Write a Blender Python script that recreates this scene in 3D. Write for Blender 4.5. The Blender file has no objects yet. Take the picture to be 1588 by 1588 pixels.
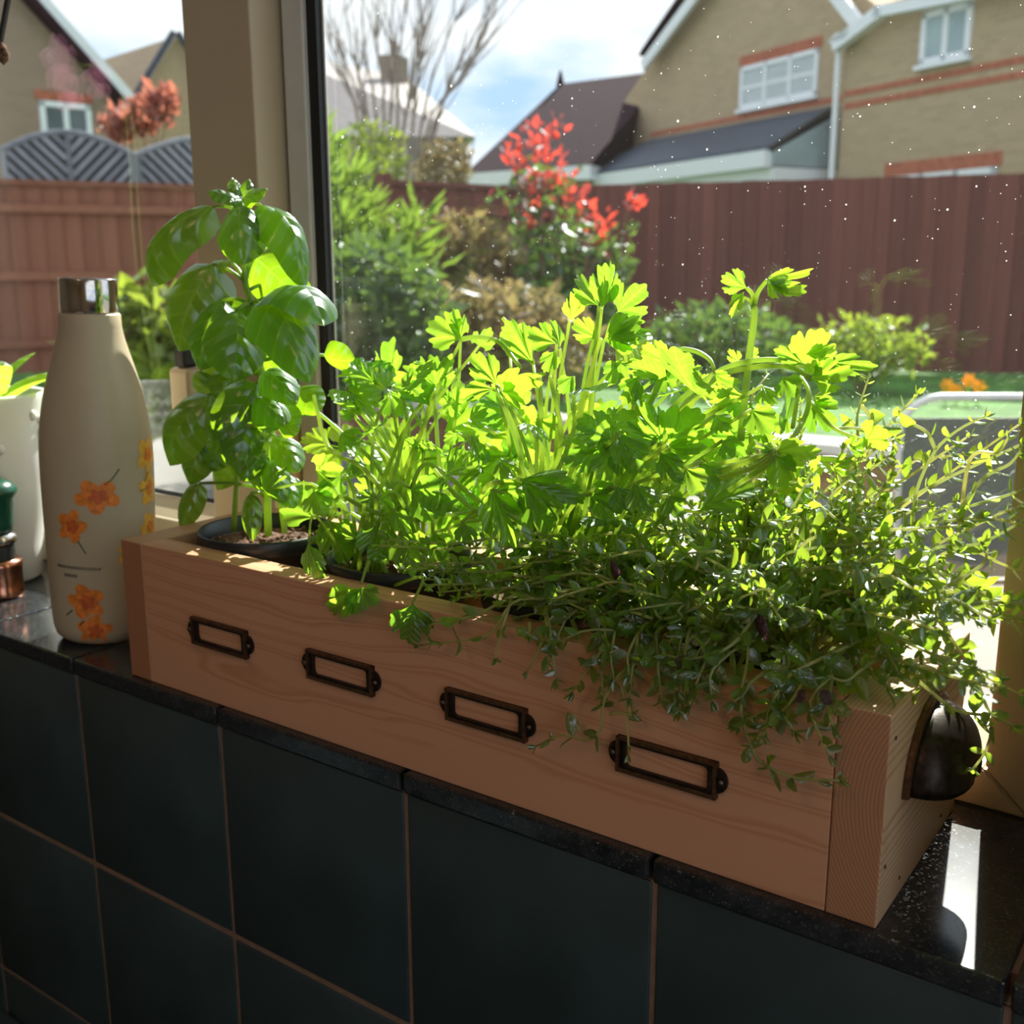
import bpy, bmesh, math, random
from mathutils import Vector, Matrix, Quaternion
from math import sin, cos, pi, radians as RAD
random.seed(7)
S = bpy.context.scene
COL = S.collection

# ---------------------------------------------------------------- camera
EYE = Vector((0.611346, -0.412246, 0.267652))
CR = Vector((0.81333711, 0.58178324, -0.00331632))
CU = Vector((-0.12542235, 0.18090178, 0.97547106))
CF = Vector((-0.56811264, 0.79297087, -0.22010275))
FPX = 1685.2
cam_d = bpy.data.cameras.new('camera')
cam = bpy.data.objects.new('camera', cam_d); COL.objects.link(cam)
cam.matrix_world = Matrix(((CR.x, CU.x, -CF.x, EYE.x), (CR.y, CU.y, -CF.y, EYE.y), (CR.z, CU.z, -CF.z, EYE.z), (0, 0, 0, 1)))
cam_d.sensor_width = 36.0; cam_d.lens = FPX / 1588 * 36.0
cam_d.clip_start = 0.02; cam_d.clip_end = 300
cam_d.dof.use_dof = True; cam_d.dof.focus_distance = 0.53; cam_d.dof.aperture_fstop = 13.5
S.camera = cam

# ---------------------------------------------------------------- world sky
W = bpy.data.worlds.new('sky'); S.world = W; W.use_nodes = True
wn, wl = W.node_tree.nodes, W.node_tree.links
wn.clear()
wo = wn.new('ShaderNodeOutputWorld'); wb = wn.new('ShaderNodeBackground')
tc = wn.new('ShaderNodeTexCoord'); mp = wn.new('ShaderNodeMapping'); nz = wn.new('ShaderNodeTexNoise')
mp.inputs['Scale'].default_value = (2.2, 2.2, 6.0); mp.inputs['Location'].default_value = (0.3, 0.1, 0.25)
nz.inputs['Scale'].default_value = 1.5; nz.inputs['Detail'].default_value = 6; nz.inputs['Roughness'].default_value = 0.55
cr = wn.new('ShaderNodeValToRGB')
cr.color_ramp.elements[0].position = 0.36; cr.color_ramp.elements[0].color = (0.46, 0.67, 0.95, 1)
cr.color_ramp.elements[1].position = 0.54; cr.color_ramp.elements[1].color = (1.0, 1.02, 1.06, 1)
wl.new(tc.outputs['Generated'], mp.inputs['Vector']); wl.new(mp.outputs['Vector'], nz.inputs['Vector'])
wl.new(nz.outputs['Fac'], cr.inputs['Fac']); wl.new(cr.outputs['Color'], wb.inputs['Color'])
wb.inputs['Strength'].default_value = 1.25
wl.new(wb.outputs['Background'], wo.inputs['Surface'])

# ---------------------------------------------------------------- sun (azimuth read from the lit strip on the sill)
AZ, EL = RAD(11.4), RAD(40)
SUN = Vector((-sin(AZ) * cos(EL), cos(AZ) * cos(EL), sin(EL)))
sd = bpy.data.lights.new('sun', 'SUN'); sd.energy = 12.5; sd.angle = RAD(0.6); sd.color = (1.0, 0.95, 0.86)
so = bpy.data.objects.new('sun', sd); COL.objects.link(so); so.rotation_euler = SUN.to_track_quat('Z', 'Y').to_euler(); so.location = (0, 4, 6)

vs = S.view_settings
vs.view_transform = 'Standard'; vs.look = 'None'; vs.gamma = 1.0; vs.exposure = 0.12; vs.use_curve_mapping = False
cy = S.cycles
cy.use_adaptive_sampling = True; cy.adaptive_threshold = 0.03
cy.max_bounces = 9; cy.diffuse_bounces = 5; cy.glossy_bounces = 4; cy.transmission_bounces = 8; cy.transparent_max_bounces = 16
cy.sample_clamp_indirect = 6.0; cy.caustics_reflective = False; cy.caustics_refractive = False

# ---------------------------------------------------------------- helpers
def ray(x, y): return CF + CR * ((x - 794) / FPX) - CU * ((y - 794) / FPX)
def at(x, y, Y):                    # point seen at that pixel on the vertical plane y = Y
    d = ray(x, y); return EYE + d * ((Y - EYE.y) / d.y)
def atz(x, y, Z): return EYE + ray(x, y) * Z       # at a distance along the view axis
def atx(x, y, X):
    d = ray(x, y); return EYE + d * ((X - EYE.x) / d.x)

def link(o, parent=None):
    COL.objects.link(o)
    if parent is not None: o.parent = parent
    return o
def mesh(name, vs_, fs, mat=None, smooth=False):
    m = bpy.data.meshes.new(name); m.from_pydata([tuple(v) for v in vs_], [], [tuple(f) for f in fs]); m.update()
    if mat: m.materials.append(mat)
    if smooth:
        for p in m.polygons: p.use_smooth = True
    return m
def obj(name, data, parent=None, loc=None):
    o = bpy.data.objects.new(name, data); link(o, parent)
    if loc is not None: o.location = loc
    return o
def mobj(name, vf, mat, parent=None, smooth=False):
    return obj(name, mesh(name, vf[0], vf[1], mat, smooth), parent)
def tag(o, label=None, cat=None, group=None, kind=None):
    if label: o['label'] = label
    if cat: o['category'] = cat
    if group: o['group'] = group
    if kind: o['kind'] = kind
    return o
def thing(name, loc, label, cat, group=None, kind=None):
    o = bpy.data.objects.new(name, None); o.empty_display_size = 0.02; COL.objects.link(o); o.location = loc
    return tag(o, label, cat, group, kind)
def join(*vfs):
    V, F = [], []
    for v, f in vfs:
        n = len(V); V += [Vector(a) for a in v]; F += [tuple(i + n for i in q) for q in f]
    return V, F
def shift(vf, d): return [Vector(v) + Vector(d) for v in vf[0]], vf[1]
def box(x0, x1, y0, y1, z0, z1):
    v = [(x, y, z) for x in (x0, x1) for y in (y0, y1) for z in (z0, z1)]
    return [Vector(a) for a in v], [(0, 1, 3, 2), (4, 6, 7, 5), (0, 4, 5, 1), (2, 3, 7, 6), (0, 2, 6, 4), (1, 5, 7, 3)]
def bevbox(x0, x1, y0, y1, z0, z1, b=0.001, seg=2):
    bm = bmesh.new(); v, f = box(x0, x1, y0, y1, z0, z1)
    bv = [bm.verts.new(a) for a in v]
    for q in f: bm.faces.new([bv[i] for i in q])
    bmesh.ops.recalc_face_normals(bm, faces=bm.faces)
    bmesh.ops.bevel(bm, geom=list(bm.edges), offset=b, segments=seg, affect='EDGES', profile=0.5)
    bm.verts.index_update()
    out = [v.co.copy() for v in bm.verts], [tuple(v.index for v in f.verts) for f in bm.faces]
    bm.free(); return out
def hull(pts):
    bm = bmesh.new()
    for p in pts: bm.verts.new(p)
    r = bmesh.ops.convex_hull(bm, input=list(bm.verts))
    junk = [e for e in r.get('geom_interior', []) if isinstance(e, bmesh.types.BMVert)]
    if junk: bmesh.ops.delete(bm, geom=junk, context='VERTS')
    bmesh.ops.recalc_face_normals(bm, faces=bm.faces)
    bm.verts.index_update()
    out = [v.co.copy() for v in bm.verts], [tuple(v.index for v in f.verts) for f in bm.faces]
    bm.free(); return out
def prism(poly, d):                # polygon extruded by the vector d
    n = len(poly); d = Vector(d)
    V = [Vector(p) for p in poly] + [Vector(p) + d for p in poly]
    F = [tuple(range(n - 1, -1, -1)), tuple(range(n, 2 * n))] + [(i, (i + 1) % n, n + (i + 1) % n, n + i) for i in range(n)]
    return V, F
def tube(pts, r, sides=6, cap=True):
    pts = [Vector(p) for p in pts]; n = len(pts)
    rs = r if isinstance(r, (list, tuple)) else [r] * n
    V, F = [], []
    ref = Vector((0.3, 0.2, 0.93)); prev = None
    for i, p in enumerate(pts):
        t = (pts[min(i + 1, n - 1)] - pts[max(i - 1, 0)])
        if t.length < 1e-9: t = Vector((0, 0, 1))
        t.normalize()
        if prev is None:
            a = t.cross(ref)
            if a.length < 0.1: a = t.cross(Vector((1, 0, 0)))
        else: a = prev - t * prev.dot(t)
        a.normalize(); prev = a; b = t.cross(a)
        for k in range(sides):
            w = 2 * pi * k / sides
            V.append(p + (a * cos(w) + b * sin(w)) * rs[i])
    for i in range(n - 1):
        for k in range(sides):
            F.append((i * sides + k, i * sides + (k + 1) % sides, (i + 1) * sides + (k + 1) % sides, (i + 1) * sides + k))
    if cap: F += [tuple(range(sides - 1, -1, -1)), tuple((n - 1) * sides + k for k in range(sides))]
    return V, F
def lathe(prof, seg=40):
    V, F = [], []; n = len(prof)
    for r, z in prof:
        for k in range(seg): V.append(Vector((r * cos(2 * pi * k / seg), r * sin(2 * pi * k / seg), z)))
    for i in range(n - 1):
        for k in range(seg): F.append((i * seg + k, i * seg + (k + 1) % seg, (i + 1) * seg + (k + 1) % seg, (i + 1) * seg + k))
    if prof[0][0] > 1e-5: F.append(tuple(range(seg - 1, -1, -1)))
    if prof[-1][0] > 1e-5: F.append(tuple((n - 1) * seg + k for k in range(seg)))
    return V, F
def spline(ctrl, n=12):            # Catmull-Rom through the control points
    c = [Vector(p) for p in ctrl]; c = [c[0] * 2 - c[1]] + c + [c[-1] * 2 - c[-2]]
    out = []
    segs = len(c) - 3; per = max(2, n // segs)
    for i in range(segs):
        p0, p1, p2, p3 = c[i:i + 4]
        for k in range(per):
            t = k / per
            out.append(0.5 * ((2 * p1) + (p2 - p0) * t + (2 * p0 - 5 * p1 + 4 * p2 - p3) * t * t + (3 * p1 - p0 - 3 * p2 + p3) * t ** 3))
    out.append(c[-2].copy()); return out
def rel(vf, o): return [v - Vector(o) for v in vf[0]], vf[1]

# ---------------------------------------------------------------- materials
class NT:
    def __init__(s, name):
        s.m = bpy.data.materials.new(name); s.m.use_nodes = True; s.t = s.m.node_tree; s.n = s.t.nodes; s.l = s.t.links; s.n.clear()
        s.out = s.n.new('ShaderNodeOutputMaterial')
    def node(s, typ, **kw):
        n = s.n.new('ShaderNode' + typ)
        for k, v in kw.items():
            if k in ('operation', 'data_type', 'blend_type', 'wave_type', 'bands_direction', 'rings_direction', 'feature', 'wave_profile', 'noise_dimensions'): setattr(n, k, v)
            else: s.set(n.inputs[k.replace('_', ' ')] if k.replace('_', ' ') in n.inputs else n.inputs[int(k[1:])], v)
        return n
    def set(s, sock, v):
        if isinstance(v, bpy.types.NodeSocket): s.l.new(v, sock)
        elif isinstance(v, (tuple, list)) and len(v) == 3 and sock.type == 'RGBA': sock.default_value = (*v, 1)
        else: sock.default_value = v
    def math(s, op, a, b=0.0, c=None):
        n = s.n.new('ShaderNodeMath'); n.operation = op; s.set(n.inputs[0], a); s.set(n.inputs[1], b)
        if c is not None: s.set(n.inputs[2], c)
        return n.outputs[0]
    def mix(s, fac, a, b):
        n = s.n.new('ShaderNodeMix'); n.data_type = 'RGBA'; s.set(n.inputs[0], fac); s.set(n.inputs[6], a); s.set(n.inputs[7], b); return n.outputs[2]
    def ramp(s, fac, stops):
        n = s.n.new('ShaderNodeValToRGB'); s.set(n.inputs[0], fac); e = n.color_ramp.elements
        while len(e) < len(stops): e.new(0.5)
        for i, (p, c) in enumerate(stops): e[i].position = p; e[i].color = (*c, 1) if len(c) == 3 else c
        return n.outputs[0]
    def coord(s, which='Object'): return s.n.new('ShaderNodeTexCoord').outputs[which]
    def mapv(s, v, scale=(1, 1, 1), loc=(0, 0, 0), rot=(0, 0, 0)):
        n = s.n.new('ShaderNodeMapping'); s.l.new(v, n.inputs[0]); n.inputs['Scale'].default_value = scale; n.inputs['Location'].default_value = loc; n.inputs['Rotation'].default_value = rot; return n.outputs[0]
    def noise(s, v, scale, detail=3, rough=0.5):
        n = s.n.new('ShaderNodeTexNoise'); s.l.new(v, n.inputs['Vector']); n.inputs['Scale'].default_value = scale; n.inputs['Detail'].default_value = detail; n.inputs['Roughness'].default_value = rough; return n.outputs['Fac']
    def bump(s, h, strength=0.3, dist=0.001):
        n = s.n.new('ShaderNodeBump'); s.set(n.inputs['Height'], h); n.inputs['Strength'].default_value = strength; n.inputs['Distance'].default_value = dist; return n.outputs[0]
    def principled(s, col, rough=0.5, metal=0.0, spec=0.5, normal=None, coat=0.0):
        p = s.n.new('ShaderNodeBsdfPrincipled'); s.set(p.inputs['Base Color'], col); s.set(p.inputs['Roughness'], rough); s.set(p.inputs['Metallic'], metal)
        s.set(p.inputs['Specular IOR Level'], spec)
        if coat: p.inputs['Coat Weight'].default_value = coat
        if normal is not None: s.l.new(normal, p.inputs['Normal'])
        return p.outputs[0]
    def done(s, sh): s.l.new(sh, s.out.inputs[0]); return s.m
def plain(name, col, rough=0.5, metal=0.0, var=0.06, scale=40, spec=0.5, bump=0.0, coat=0.0):
    t = NT(name); c = t.coord(); f = t.noise(c, scale, 4)
    a = tuple(max(0, x * (1 - var)) for x in col); b = tuple(min(1, x * (1 + var)) for x in col)
    n = t.bump(f, bump, 0.002) if bump else None
    return t.done(t.principled(t.ramp(f, [(0.3, a), (0.7, b)]), rough, metal, spec, n, coat))

def wood(name, axis, base=(0.66, 0.40, 0.21), dark=(0.50, 0.25, 0.11), freq=1.0, centre=(0, 0, 0), dist=2.0, seed=0.0, contrast=1.0, prof='SAW', stretch=0.06):
    """pine: annual rings round an axis, stretched along it, plus fine fibre"""
    t = NT(name); c = t.coord()
    sq_ = stretch; st = {'X': (sq_, 1, 1), 'Y': (1, sq_, 1), 'Z': (1, 1, sq_)}[axis]
    v = t.mapv(c, st, tuple(-centre[i] * st[i] + (seed if axis == 'XYZ'[i] else 0) for i in range(3)))
    w = t.n.new('ShaderNodeTexWave'); w.wave_type = 'RINGS'; w.rings_direction = axis; w.wave_profile = prof
    t.l.new(v, w.inputs['Vector']); w.inputs['Scale'].default_value = 75 * freq; w.inputs['Distortion'].default_value = dist; w.inputs['Detail'].default_value = 2; w.inputs['Detail Scale'].default_value = 0.6
    fib = t.noise(t.mapv(c, {'X': (20, 900, 900), 'Y': (900, 20, 900), 'Z': (900, 900, 20)}[axis]), 1.0, 2)
    big = t.noise(t.mapv(c, {'X': (6, 30, 30), 'Y': (30, 6, 30), 'Z': (30, 30, 6)}[axis], (seed, seed, seed)), 1.0, 2)
    col = t.ramp(w.outputs['Fac'], [(0.0, base), (0.55, base), (0.93, tuple(base[i] + (dark[i] - base[i]) * contrast for i in range(3))), (1.0, base)])
    col = t.mix(t.math('MULTIPLY', big, 0.35), col, tuple(dark[i] * 1.15 for i in range(3)))
    col = t.mix(t.math('MULTIPLY', fib, 0.22), col, tuple(x * 0.7 for x in base))
    geo = t.n.new('ShaderNodeNewGeometry'); sn = t.n.new('ShaderNodeSeparateXYZ'); t.l.new(geo.outputs['True Normal'], sn.inputs[0])
    eg = t.math('GREATER_THAN', t.math('ABSOLUTE', sn.outputs['XYZ'.index(axis)]), 0.9)      # end grain soaks up more and is darker
    mul = t.n.new('ShaderNodeMix'); mul.data_type = 'RGBA'; mul.blend_type = 'MULTIPLY'; t.l.new(t.math('MULTIPLY', eg, 0.9), mul.inputs[0]); t.l.new(col, mul.inputs[6]); mul.inputs[7].default_value = (0.74, 0.56, 0.50, 1)
    col = mul.outputs[2]
    nb = t.bump(fib, 0.10, 0.0003)
    return t.done(t.principled(col, 0.62, 0, 0.3, nb))

def leafmat(name, diff, trans, tfac=0.5, gloss=0.08, rough=0.32, veins=0.0, hue=0.25, randobj=True, vfreq=9.0):
    t = NT(name); c = t.coord()
    if randobj: r = t.n.new('ShaderNodeObjectInfo').outputs['Random']
    else: r = t.noise(c, 70, 1)
    f = t.noise(c, 3.0 if randobj else 300, 3)
    k = t.math('ADD', t.math('MULTIPLY', t.math('SUBTRACT', r, 0.5), hue * 2), t.math('ADD', t.math('MULTIPLY', t.math('SUBTRACT', f, 0.5), 0.5), 0.5))
    def two(cc, lo, hi): return tuple(x * q for x, q in zip(cc, lo)), tuple(x * q for x, q in zip(cc, hi))
    d0, d1 = two(diff, (0.6, 0.75, 0.8), (1.5, 1.25, 1.1)); t0, t1 = two(trans, (0.62, 0.80, 0.8), (1.25, 1.12, 1.1))
    dc = t.ramp(k, [(0.1, d0), (0.9, d1)]); tcx = t.ramp(k, [(0.1, t0), (0.9, t1)])
    nb = None
    if veins:
        sx = t.n.new('ShaderNodeSeparateXYZ'); t.l.new(c, sx.inputs[0])
        ax = t.math('ABSOLUTE', sx.outputs[0])
        q = t.math('SUBTRACT', sx.outputs[1], t.math('MULTIPLY', ax, 0.75))
        wv = t.math('SINE', t.math('MULTIPLY', q, vfreq * 2 * pi))
        vl = t.ramp(wv, [(0.82, (0, 0, 0)), (0.97, (1, 1, 1))])
        mid = t.math('LESS_THAN', ax, 0.012)
        vv = t.math('MAXIMUM', vl, mid)
        tcx = t.mix(t.math('MULTIPLY', vv, veins), tcx, tuple(min(1, x * 1.5 + 0.05) for x in trans))
        dc = t.mix(t.math('MULTIPLY', vv, veins * 0.6), dc, tuple(min(1, x * 1.8 + 0.02) for x in diff))
        nb = t.bump(t.math('SUBTRACT', t.math('MULTIPLY', wv, 0.5), mid), 0.25, 0.03)
    else: nb = t.bump(f, 0.25, 0.04 if randobj else 0.001)
    D = t.n.new('ShaderNodeBsdfDiffuse'); t.set(D.inputs[0], dc); t.l.new(nb, D.inputs['Normal'])
    T = t.n.new('ShaderNodeBsdfTranslucent'); t.set(T.inputs[0], tcx)
    G = t.n.new('ShaderNodeBsdfGlossy'); G.inputs['Roughness'].default_value = rough; G.inputs['Color'].default_value = (0.9, 0.95, 1, 1); t.l.new(nb, G.inputs['Normal'])
    m1 = t.n.new('ShaderNodeMixShader'); m1.inputs[0].default_value = tfac; t.l.new(D.outputs[0], m1.inputs[1]); t.l.new(T.outputs[0], m1.inputs[2])
    lw = t.n.new('ShaderNodeLayerWeight'); lw.inputs[0].default_value = 0.5
    fz = t.math('ADD', gloss, t.math('MULTIPLY', t.math('POWER', lw.outputs['Facing'], 4.0), 0.35))
    m2 = t.n.new('ShaderNodeMixShader'); t.l.new(fz, m2.inputs[0]); t.l.new(m1.outputs[0], m2.inputs[1]); t.l.new(G.outputs[0], m2.inputs[2])
    return t.done(m2.outputs[0])

def glassmat(name, dust=True, tint=(0.96, 0.98, 0.97)):
    t = NT(name); c = t.coord()
    tr = t.n.new('ShaderNodeBsdfTransparent'); t.set(tr.inputs[0], tint)
    gl = t.n.new('ShaderNodeBsdfGlossy'); gl.inputs['Roughness'].default_value = 0.0
    lw = t.n.new('ShaderNodeLayerWeight'); lw.inputs[0].default_value = 0.5
    fz = t.math('ADD', 0.065, t.math('MULTIPLY', t.math('POWER', lw.outputs['Facing'], 5.0), 0.9))
    m = t.n.new('ShaderNodeMixShader'); t.l.new(fz, m.inputs[0]); t.l.new(tr.outputs[0], m.inputs[1]); t.l.new(gl.outputs[0], m.inputs[2])
    sh = m.outputs[0]
    if dust:
        mask = None
        for sc, rad, pw, seed in ((90, 0.040, 9.0, 0.0), (230, 0.050, 7.0, 3.1), (420, 0.055, 7.0, 7.7)):
            vz = t.n.new('ShaderNodeTexVoronoi'); vz.feature = 'F1'; t.l.new(t.mapv(c, (1, 0.05, 1), (seed, 0, seed)), vz.inputs['Vector']); vz.inputs['Scale'].default_value = sc
            sp = t.n.new('ShaderNodeSeparateColor'); t.l.new(vz.outputs['Color'], sp.inputs[0])
            rr = t.math('MULTIPLY', t.math('POWER', sp.outputs[0], pw), rad * 3.0)
            h = t.math('LESS_THAN', vz.outputs['Distance'], rr)
            mask = h if mask is None else t.math('MAXIMUM', mask, h)
        veil = t.math('MULTIPLY', t.ramp(t.noise(t.mapv(c, (4, 1, 3)), 1.0, 5, 0.6), [(0.3, (0.35, 0.35, 0.35)), (0.75, (1, 1, 1))]), 0.004)
        ge = t.n.new('ShaderNodeNewGeometry'); sy = t.n.new('ShaderNodeSeparateXYZ'); t.l.new(ge.outputs['True Normal'], sy.inputs[0]); bf = t.math('ABSOLUTE', t.math('SUBTRACT', t.math('GREATER_THAN', sy.outputs[1], 0.5), ge.outputs['Backfacing']))
        mask = t.math('MULTIPLY', mask, bf)       # the specks sit on one face of the pane only
        mask = t.math('MAXIMUM', t.math('MULTIPLY', mask, 0.35), veil)
        tl = t.n.new('ShaderNodeBsdfTranslucent'); t.set(tl.inputs[0], (0.9, 0.9, 0.9))
        m3 = t.n.new('ShaderNodeMixShader'); t.l.new(mask, m3.inputs[0]); t.l.new(sh, m3.inputs[1]); t.l.new(tl.outputs[0], m3.inputs[2]); sh = m3.outputs[0]
    return t.done(sh)

def granite(name):
    t = NT(name); c = t.coord()
    vz = t.n.new('ShaderNodeTexVoronoi'); t.l.new(c, vz.inputs['Vector']); vz.inputs['Scale'].default_value = 900
    sp = t.n.new('ShaderNodeSeparateColor'); t.l.new(vz.outputs['Color'], sp.inputs[0])
    fl = t.ramp(sp.outputs[0], [(0.86, (0, 0, 0)), (0.97, (1, 1, 1))])
    col = t.mix(fl, t.ramp(t.noise(c, 120, 4), [(0.3, (0.010, 0.013, 0.015)), (0.7, (0.030, 0.034, 0.038))]), (0.22, 0.25, 0.28))
    nm = t.bump(sp.outputs[1], 0.25, 0.0006)
    return t.done(t.principled(col, 0.10, 0, 0.5, None, 0.0))
def granite_flake(name):
    t = NT(name); c = t.coord()
    vz = t.n.new('ShaderNodeTexVoronoi'); t.l.new(c, vz.inputs['Vector']); vz.inputs['Scale'].default_value = 1100
    sp = t.n.new('ShaderNodeSeparateColor'); t.l.new(vz.outputs['Color'], sp.inputs[0])
    fl = t.ramp(sp.outputs[0], [(0.80, (0, 0, 0)), (0.95, (1, 1, 1))])
    base = t.principled(t.ramp(t.noise(c, 120, 4), [(0.3, (0.010, 0.013, 0.015)), (0.7, (0.032, 0.036, 0.040))]), 0.15, 0, 0.6)
    geo = t.n.new('ShaderNodeNewGeometry')
    ro = t.n.new('ShaderNodeVectorMath'); ro.operation = 'SUBTRACT'; t.l.new(vz.outputs['Color'], ro.inputs[0]); ro.inputs[1].default_value = (0.5, 0.5, 0.5)
    rs = t.n.new('ShaderNodeVectorMath'); rs.operation = 'SCALE'; t.l.new(ro.outputs[0], rs.inputs[0]); rs.inputs['Scale'].default_value = 0.55
    ra = t.n.new('ShaderNodeVectorMath'); ra.operation = 'ADD'; t.l.new(rs.outputs[0], ra.inputs[0]); t.l.new(geo.outputs['Normal'], ra.inputs[1])
    rn = t.n.new('ShaderNodeVectorMath'); rn.operation = 'NORMALIZE'; t.l.new(ra.outputs[0], rn.inputs[0])
    g = t.n.new('ShaderNodeBsdfGlossy'); g.inputs['Roughness'].default_value = 0.25; g.inputs['Color'].default_value = (0.6, 0.68, 0.75, 1); t.l.new(rn.outputs[0], g.inputs['Normal'])
    m = t.n.new('ShaderNodeMixShader'); t.l.new(t.math('MULTIPLY', fl, 0.17), m.inputs[0]); t.l.new(base, m.inputs[1]); t.l.new(g.outputs[0], m.inputs[2])
    return t.done(m.outputs[0])

def brickmat(name, c1, c2, mortar, sx=1.0):
    t = NT(name); c = t.coord('UV')
    b = t.n.new('ShaderNodeTexBrick'); t.l.new(c, b.inputs['Vector'])
    b.inputs['Color1'].default_value = (*c1, 1); b.inputs['Color2'].default_value = (*c2, 1); b.inputs['Mortar'].default_value = (*mortar, 1)
    b.inputs['Scale'].default_value = 1.0; b.inputs['Brick Width'].default_value = 0.225; b.inputs['Row Height'].default_value = 0.075; b.inputs['Mortar Size'].default_value = 0.008
    f = t.noise(t.coord(), 1.3, 4)
    return t.done(t.principled(t.mix(t.math('MULTIPLY', f, 0.35), b.outputs['Color'], tuple(x * 0.7 for x in c1)), 0.85, 0, 0.2))
def roofmat(name, a, b, rough=0.6):
    t = NT(name); c = t.coord()
    w = t.n.new('ShaderNodeTexWave'); w.wave_type = 'BANDS'; w.bands_direction = 'Z'; t.l.new(c, w.inputs['Vector']); w.inputs['Scale'].default_value = 2.4; w.inputs['Distortion'].default_value = 0.6
    f = t.noise(c, 6, 4)
    col = t.mix(t.math('MULTIPLY', w.outputs['Fac'], 0.5), t.ramp(f, [(0.3, a), (0.7, b)]), tuple(x * 0.75 for x in a))
    return t.done(t.principled(col, rough, 0, 0.15))

M = {}
M['pine_front'] = wood('pine_front_board', 'X', centre=(0.1, 0.075, 0.028), freq=1.0, dist=3.0)
M['pine_back'] = wood('pine_back_board', 'X', centre=(0.1, 0.02, 0.12), freq=1.0, dist=3.0, seed=2.0)
M['pine_end'] = wood('pine_end_board', 'Y', base=(0.66, 0.44, 0.25), dark=(0.40, 0.19, 0.09), centre=(0.545, 0.0, 0.052), freq=3.2, dist=1.2, contrast=1.0)
M['pine_end_l'] = wood('pine_end_board_b', 'Y', base=(0.66, 0.43, 0.24), dark=(0.46, 0.23, 0.11), centre=(-0.04, 0.0, 0.052), freq=2.6, dist=1.2, contrast=0.6)
M['bronze'] = plain('dark_bronze', (0.035, 0.026, 0.020), 0.38, 0.7, 0.5, 300, bump=0.05)
M['bronze_worn'] = plain('worn_bronze', (0.16, 0.085, 0.045), 0.42, 0.8, 0.4, 400)
M['screw'] = plain('screw_steel', (0.12, 0.09, 0.07), 0.35, 0.9)
M['tile'] = plain('dark_green_tile', (0.036, 0.060, 0.064), 0.33, 0, 0.25, 14, 0.5, 0.02)
M['grout'] = plain('brown_grout', (0.26, 0.17, 0.12), 0.9, 0, 0.15, 160, bump=0.2)
M['granite'] = granite_flake('black_granite')
M['upvc'] = plain('white_upvc', (0.56, 0.47, 0.34), 0.32, 0, 0.02, 20)
M['gasket'] = plain('black_gasket', (0.008, 0.008, 0.010), 0.5)
M['bead'] = plain('grey_bead', (0.62, 0.63, 0.64), 0.35)
M['glass'] = glassmat('dusty_glass')
M['glass_clean'] = glassmat('clear_glass', False)
M['plaster'] = plain('painted_plaster', (0.62, 0.55, 0.44), 0.8, 0, 0.04, 30)
M['ceil'] = plain('ceiling_paint', (0.75, 0.72, 0.66), 0.9)
M['floor'] = plain('floor_tiles', (0.42, 0.38, 0.33), 0.45, 0, 0.1, 3)
M['bottle'] = plain('cream_powder_coat', (0.52, 0.44, 0.30), 0.42, 0, 0.02, 60, 0.35)
M['steel'] = plain('brushed_steel', (0.62, 0.60, 0.57), 0.12, 1.0, 0.04, 90)
M['petal'] = plain('orange_print', (0.80, 0.24, 0.035), 0.5, 0, 0.25, 250)
M['petal_y'] = plain('yellow_orange_print', (0.85, 0.46, 0.06), 0.5, 0, 0.2, 250)
M['petal_c'] = plain('red_orange_print', (0.62, 0.13, 0.03), 0.5, 0, 0.2, 250)
M['print_g'] = plain('green_print', (0.05, 0.10, 0.06), 0.5)
M['print_k'] = plain('dark_print', (0.035, 0.03, 0.03), 0.5)
M['pot'] = plain('black_plastic', (0.020, 0.024, 0.026), 0.38, 0, 0.2, 60)
M['soil'] = plain('brown_compost', (0.16, 0.085, 0.05), 0.95, 0, 0.7, 260, bump=0.8)
M['basil'] = leafmat('basil_leaf', (0.045, 0.13, 0.015), (0.44, 0.76, 0.016), 0.58, 0.10, 0.28, veins=0.35, hue=0.15, vfreq=4.0)
M['basil_stem'] = leafmat('basil_stem', (0.24, 0.38, 0.06), (0.62, 0.80, 0.14), 0.6, 0.05, 0.4)
M['parsley'] = leafmat('parsley_leaf', (0.11, 0.24, 0.018), (0.44, 0.76, 0.040), 0.70, 0.06, 0.34, veins=0.22, hue=0.3, vfreq=7.0)
M['parsley_stem'] = leafmat('parsley_stem', (0.30, 0.46, 0.08), (0.80, 0.93, 0.26), 0.72, 0.06, 0.35, hue=0.12)
M['thyme'] = leafmat('thyme_leaf', (0.075, 0.17, 0.032), (0.55, 0.76, 0.05), 0.66, 0.12, 0.32, hue=0.35)
M['thyme_s'] = leafmat('thyme_leaf_mass', (0.075, 0.17, 0.032), (0.55, 0.76, 0.05), 0.66, 0.12, 0.32, hue=0.5, randobj=False)
M['thyme_p'] = leafmat('thyme_leaf_purple', (0.10, 0.035, 0.06), (0.24, 0.06, 0.12), 0.4, 0.06, 0.4)
M['thyme_stem'] = leafmat('thyme_stem', (0.50, 0.52, 0.20), (0.92, 0.93, 0.48), 0.68, 0.06, 0.4, hue=0.15)

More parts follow.
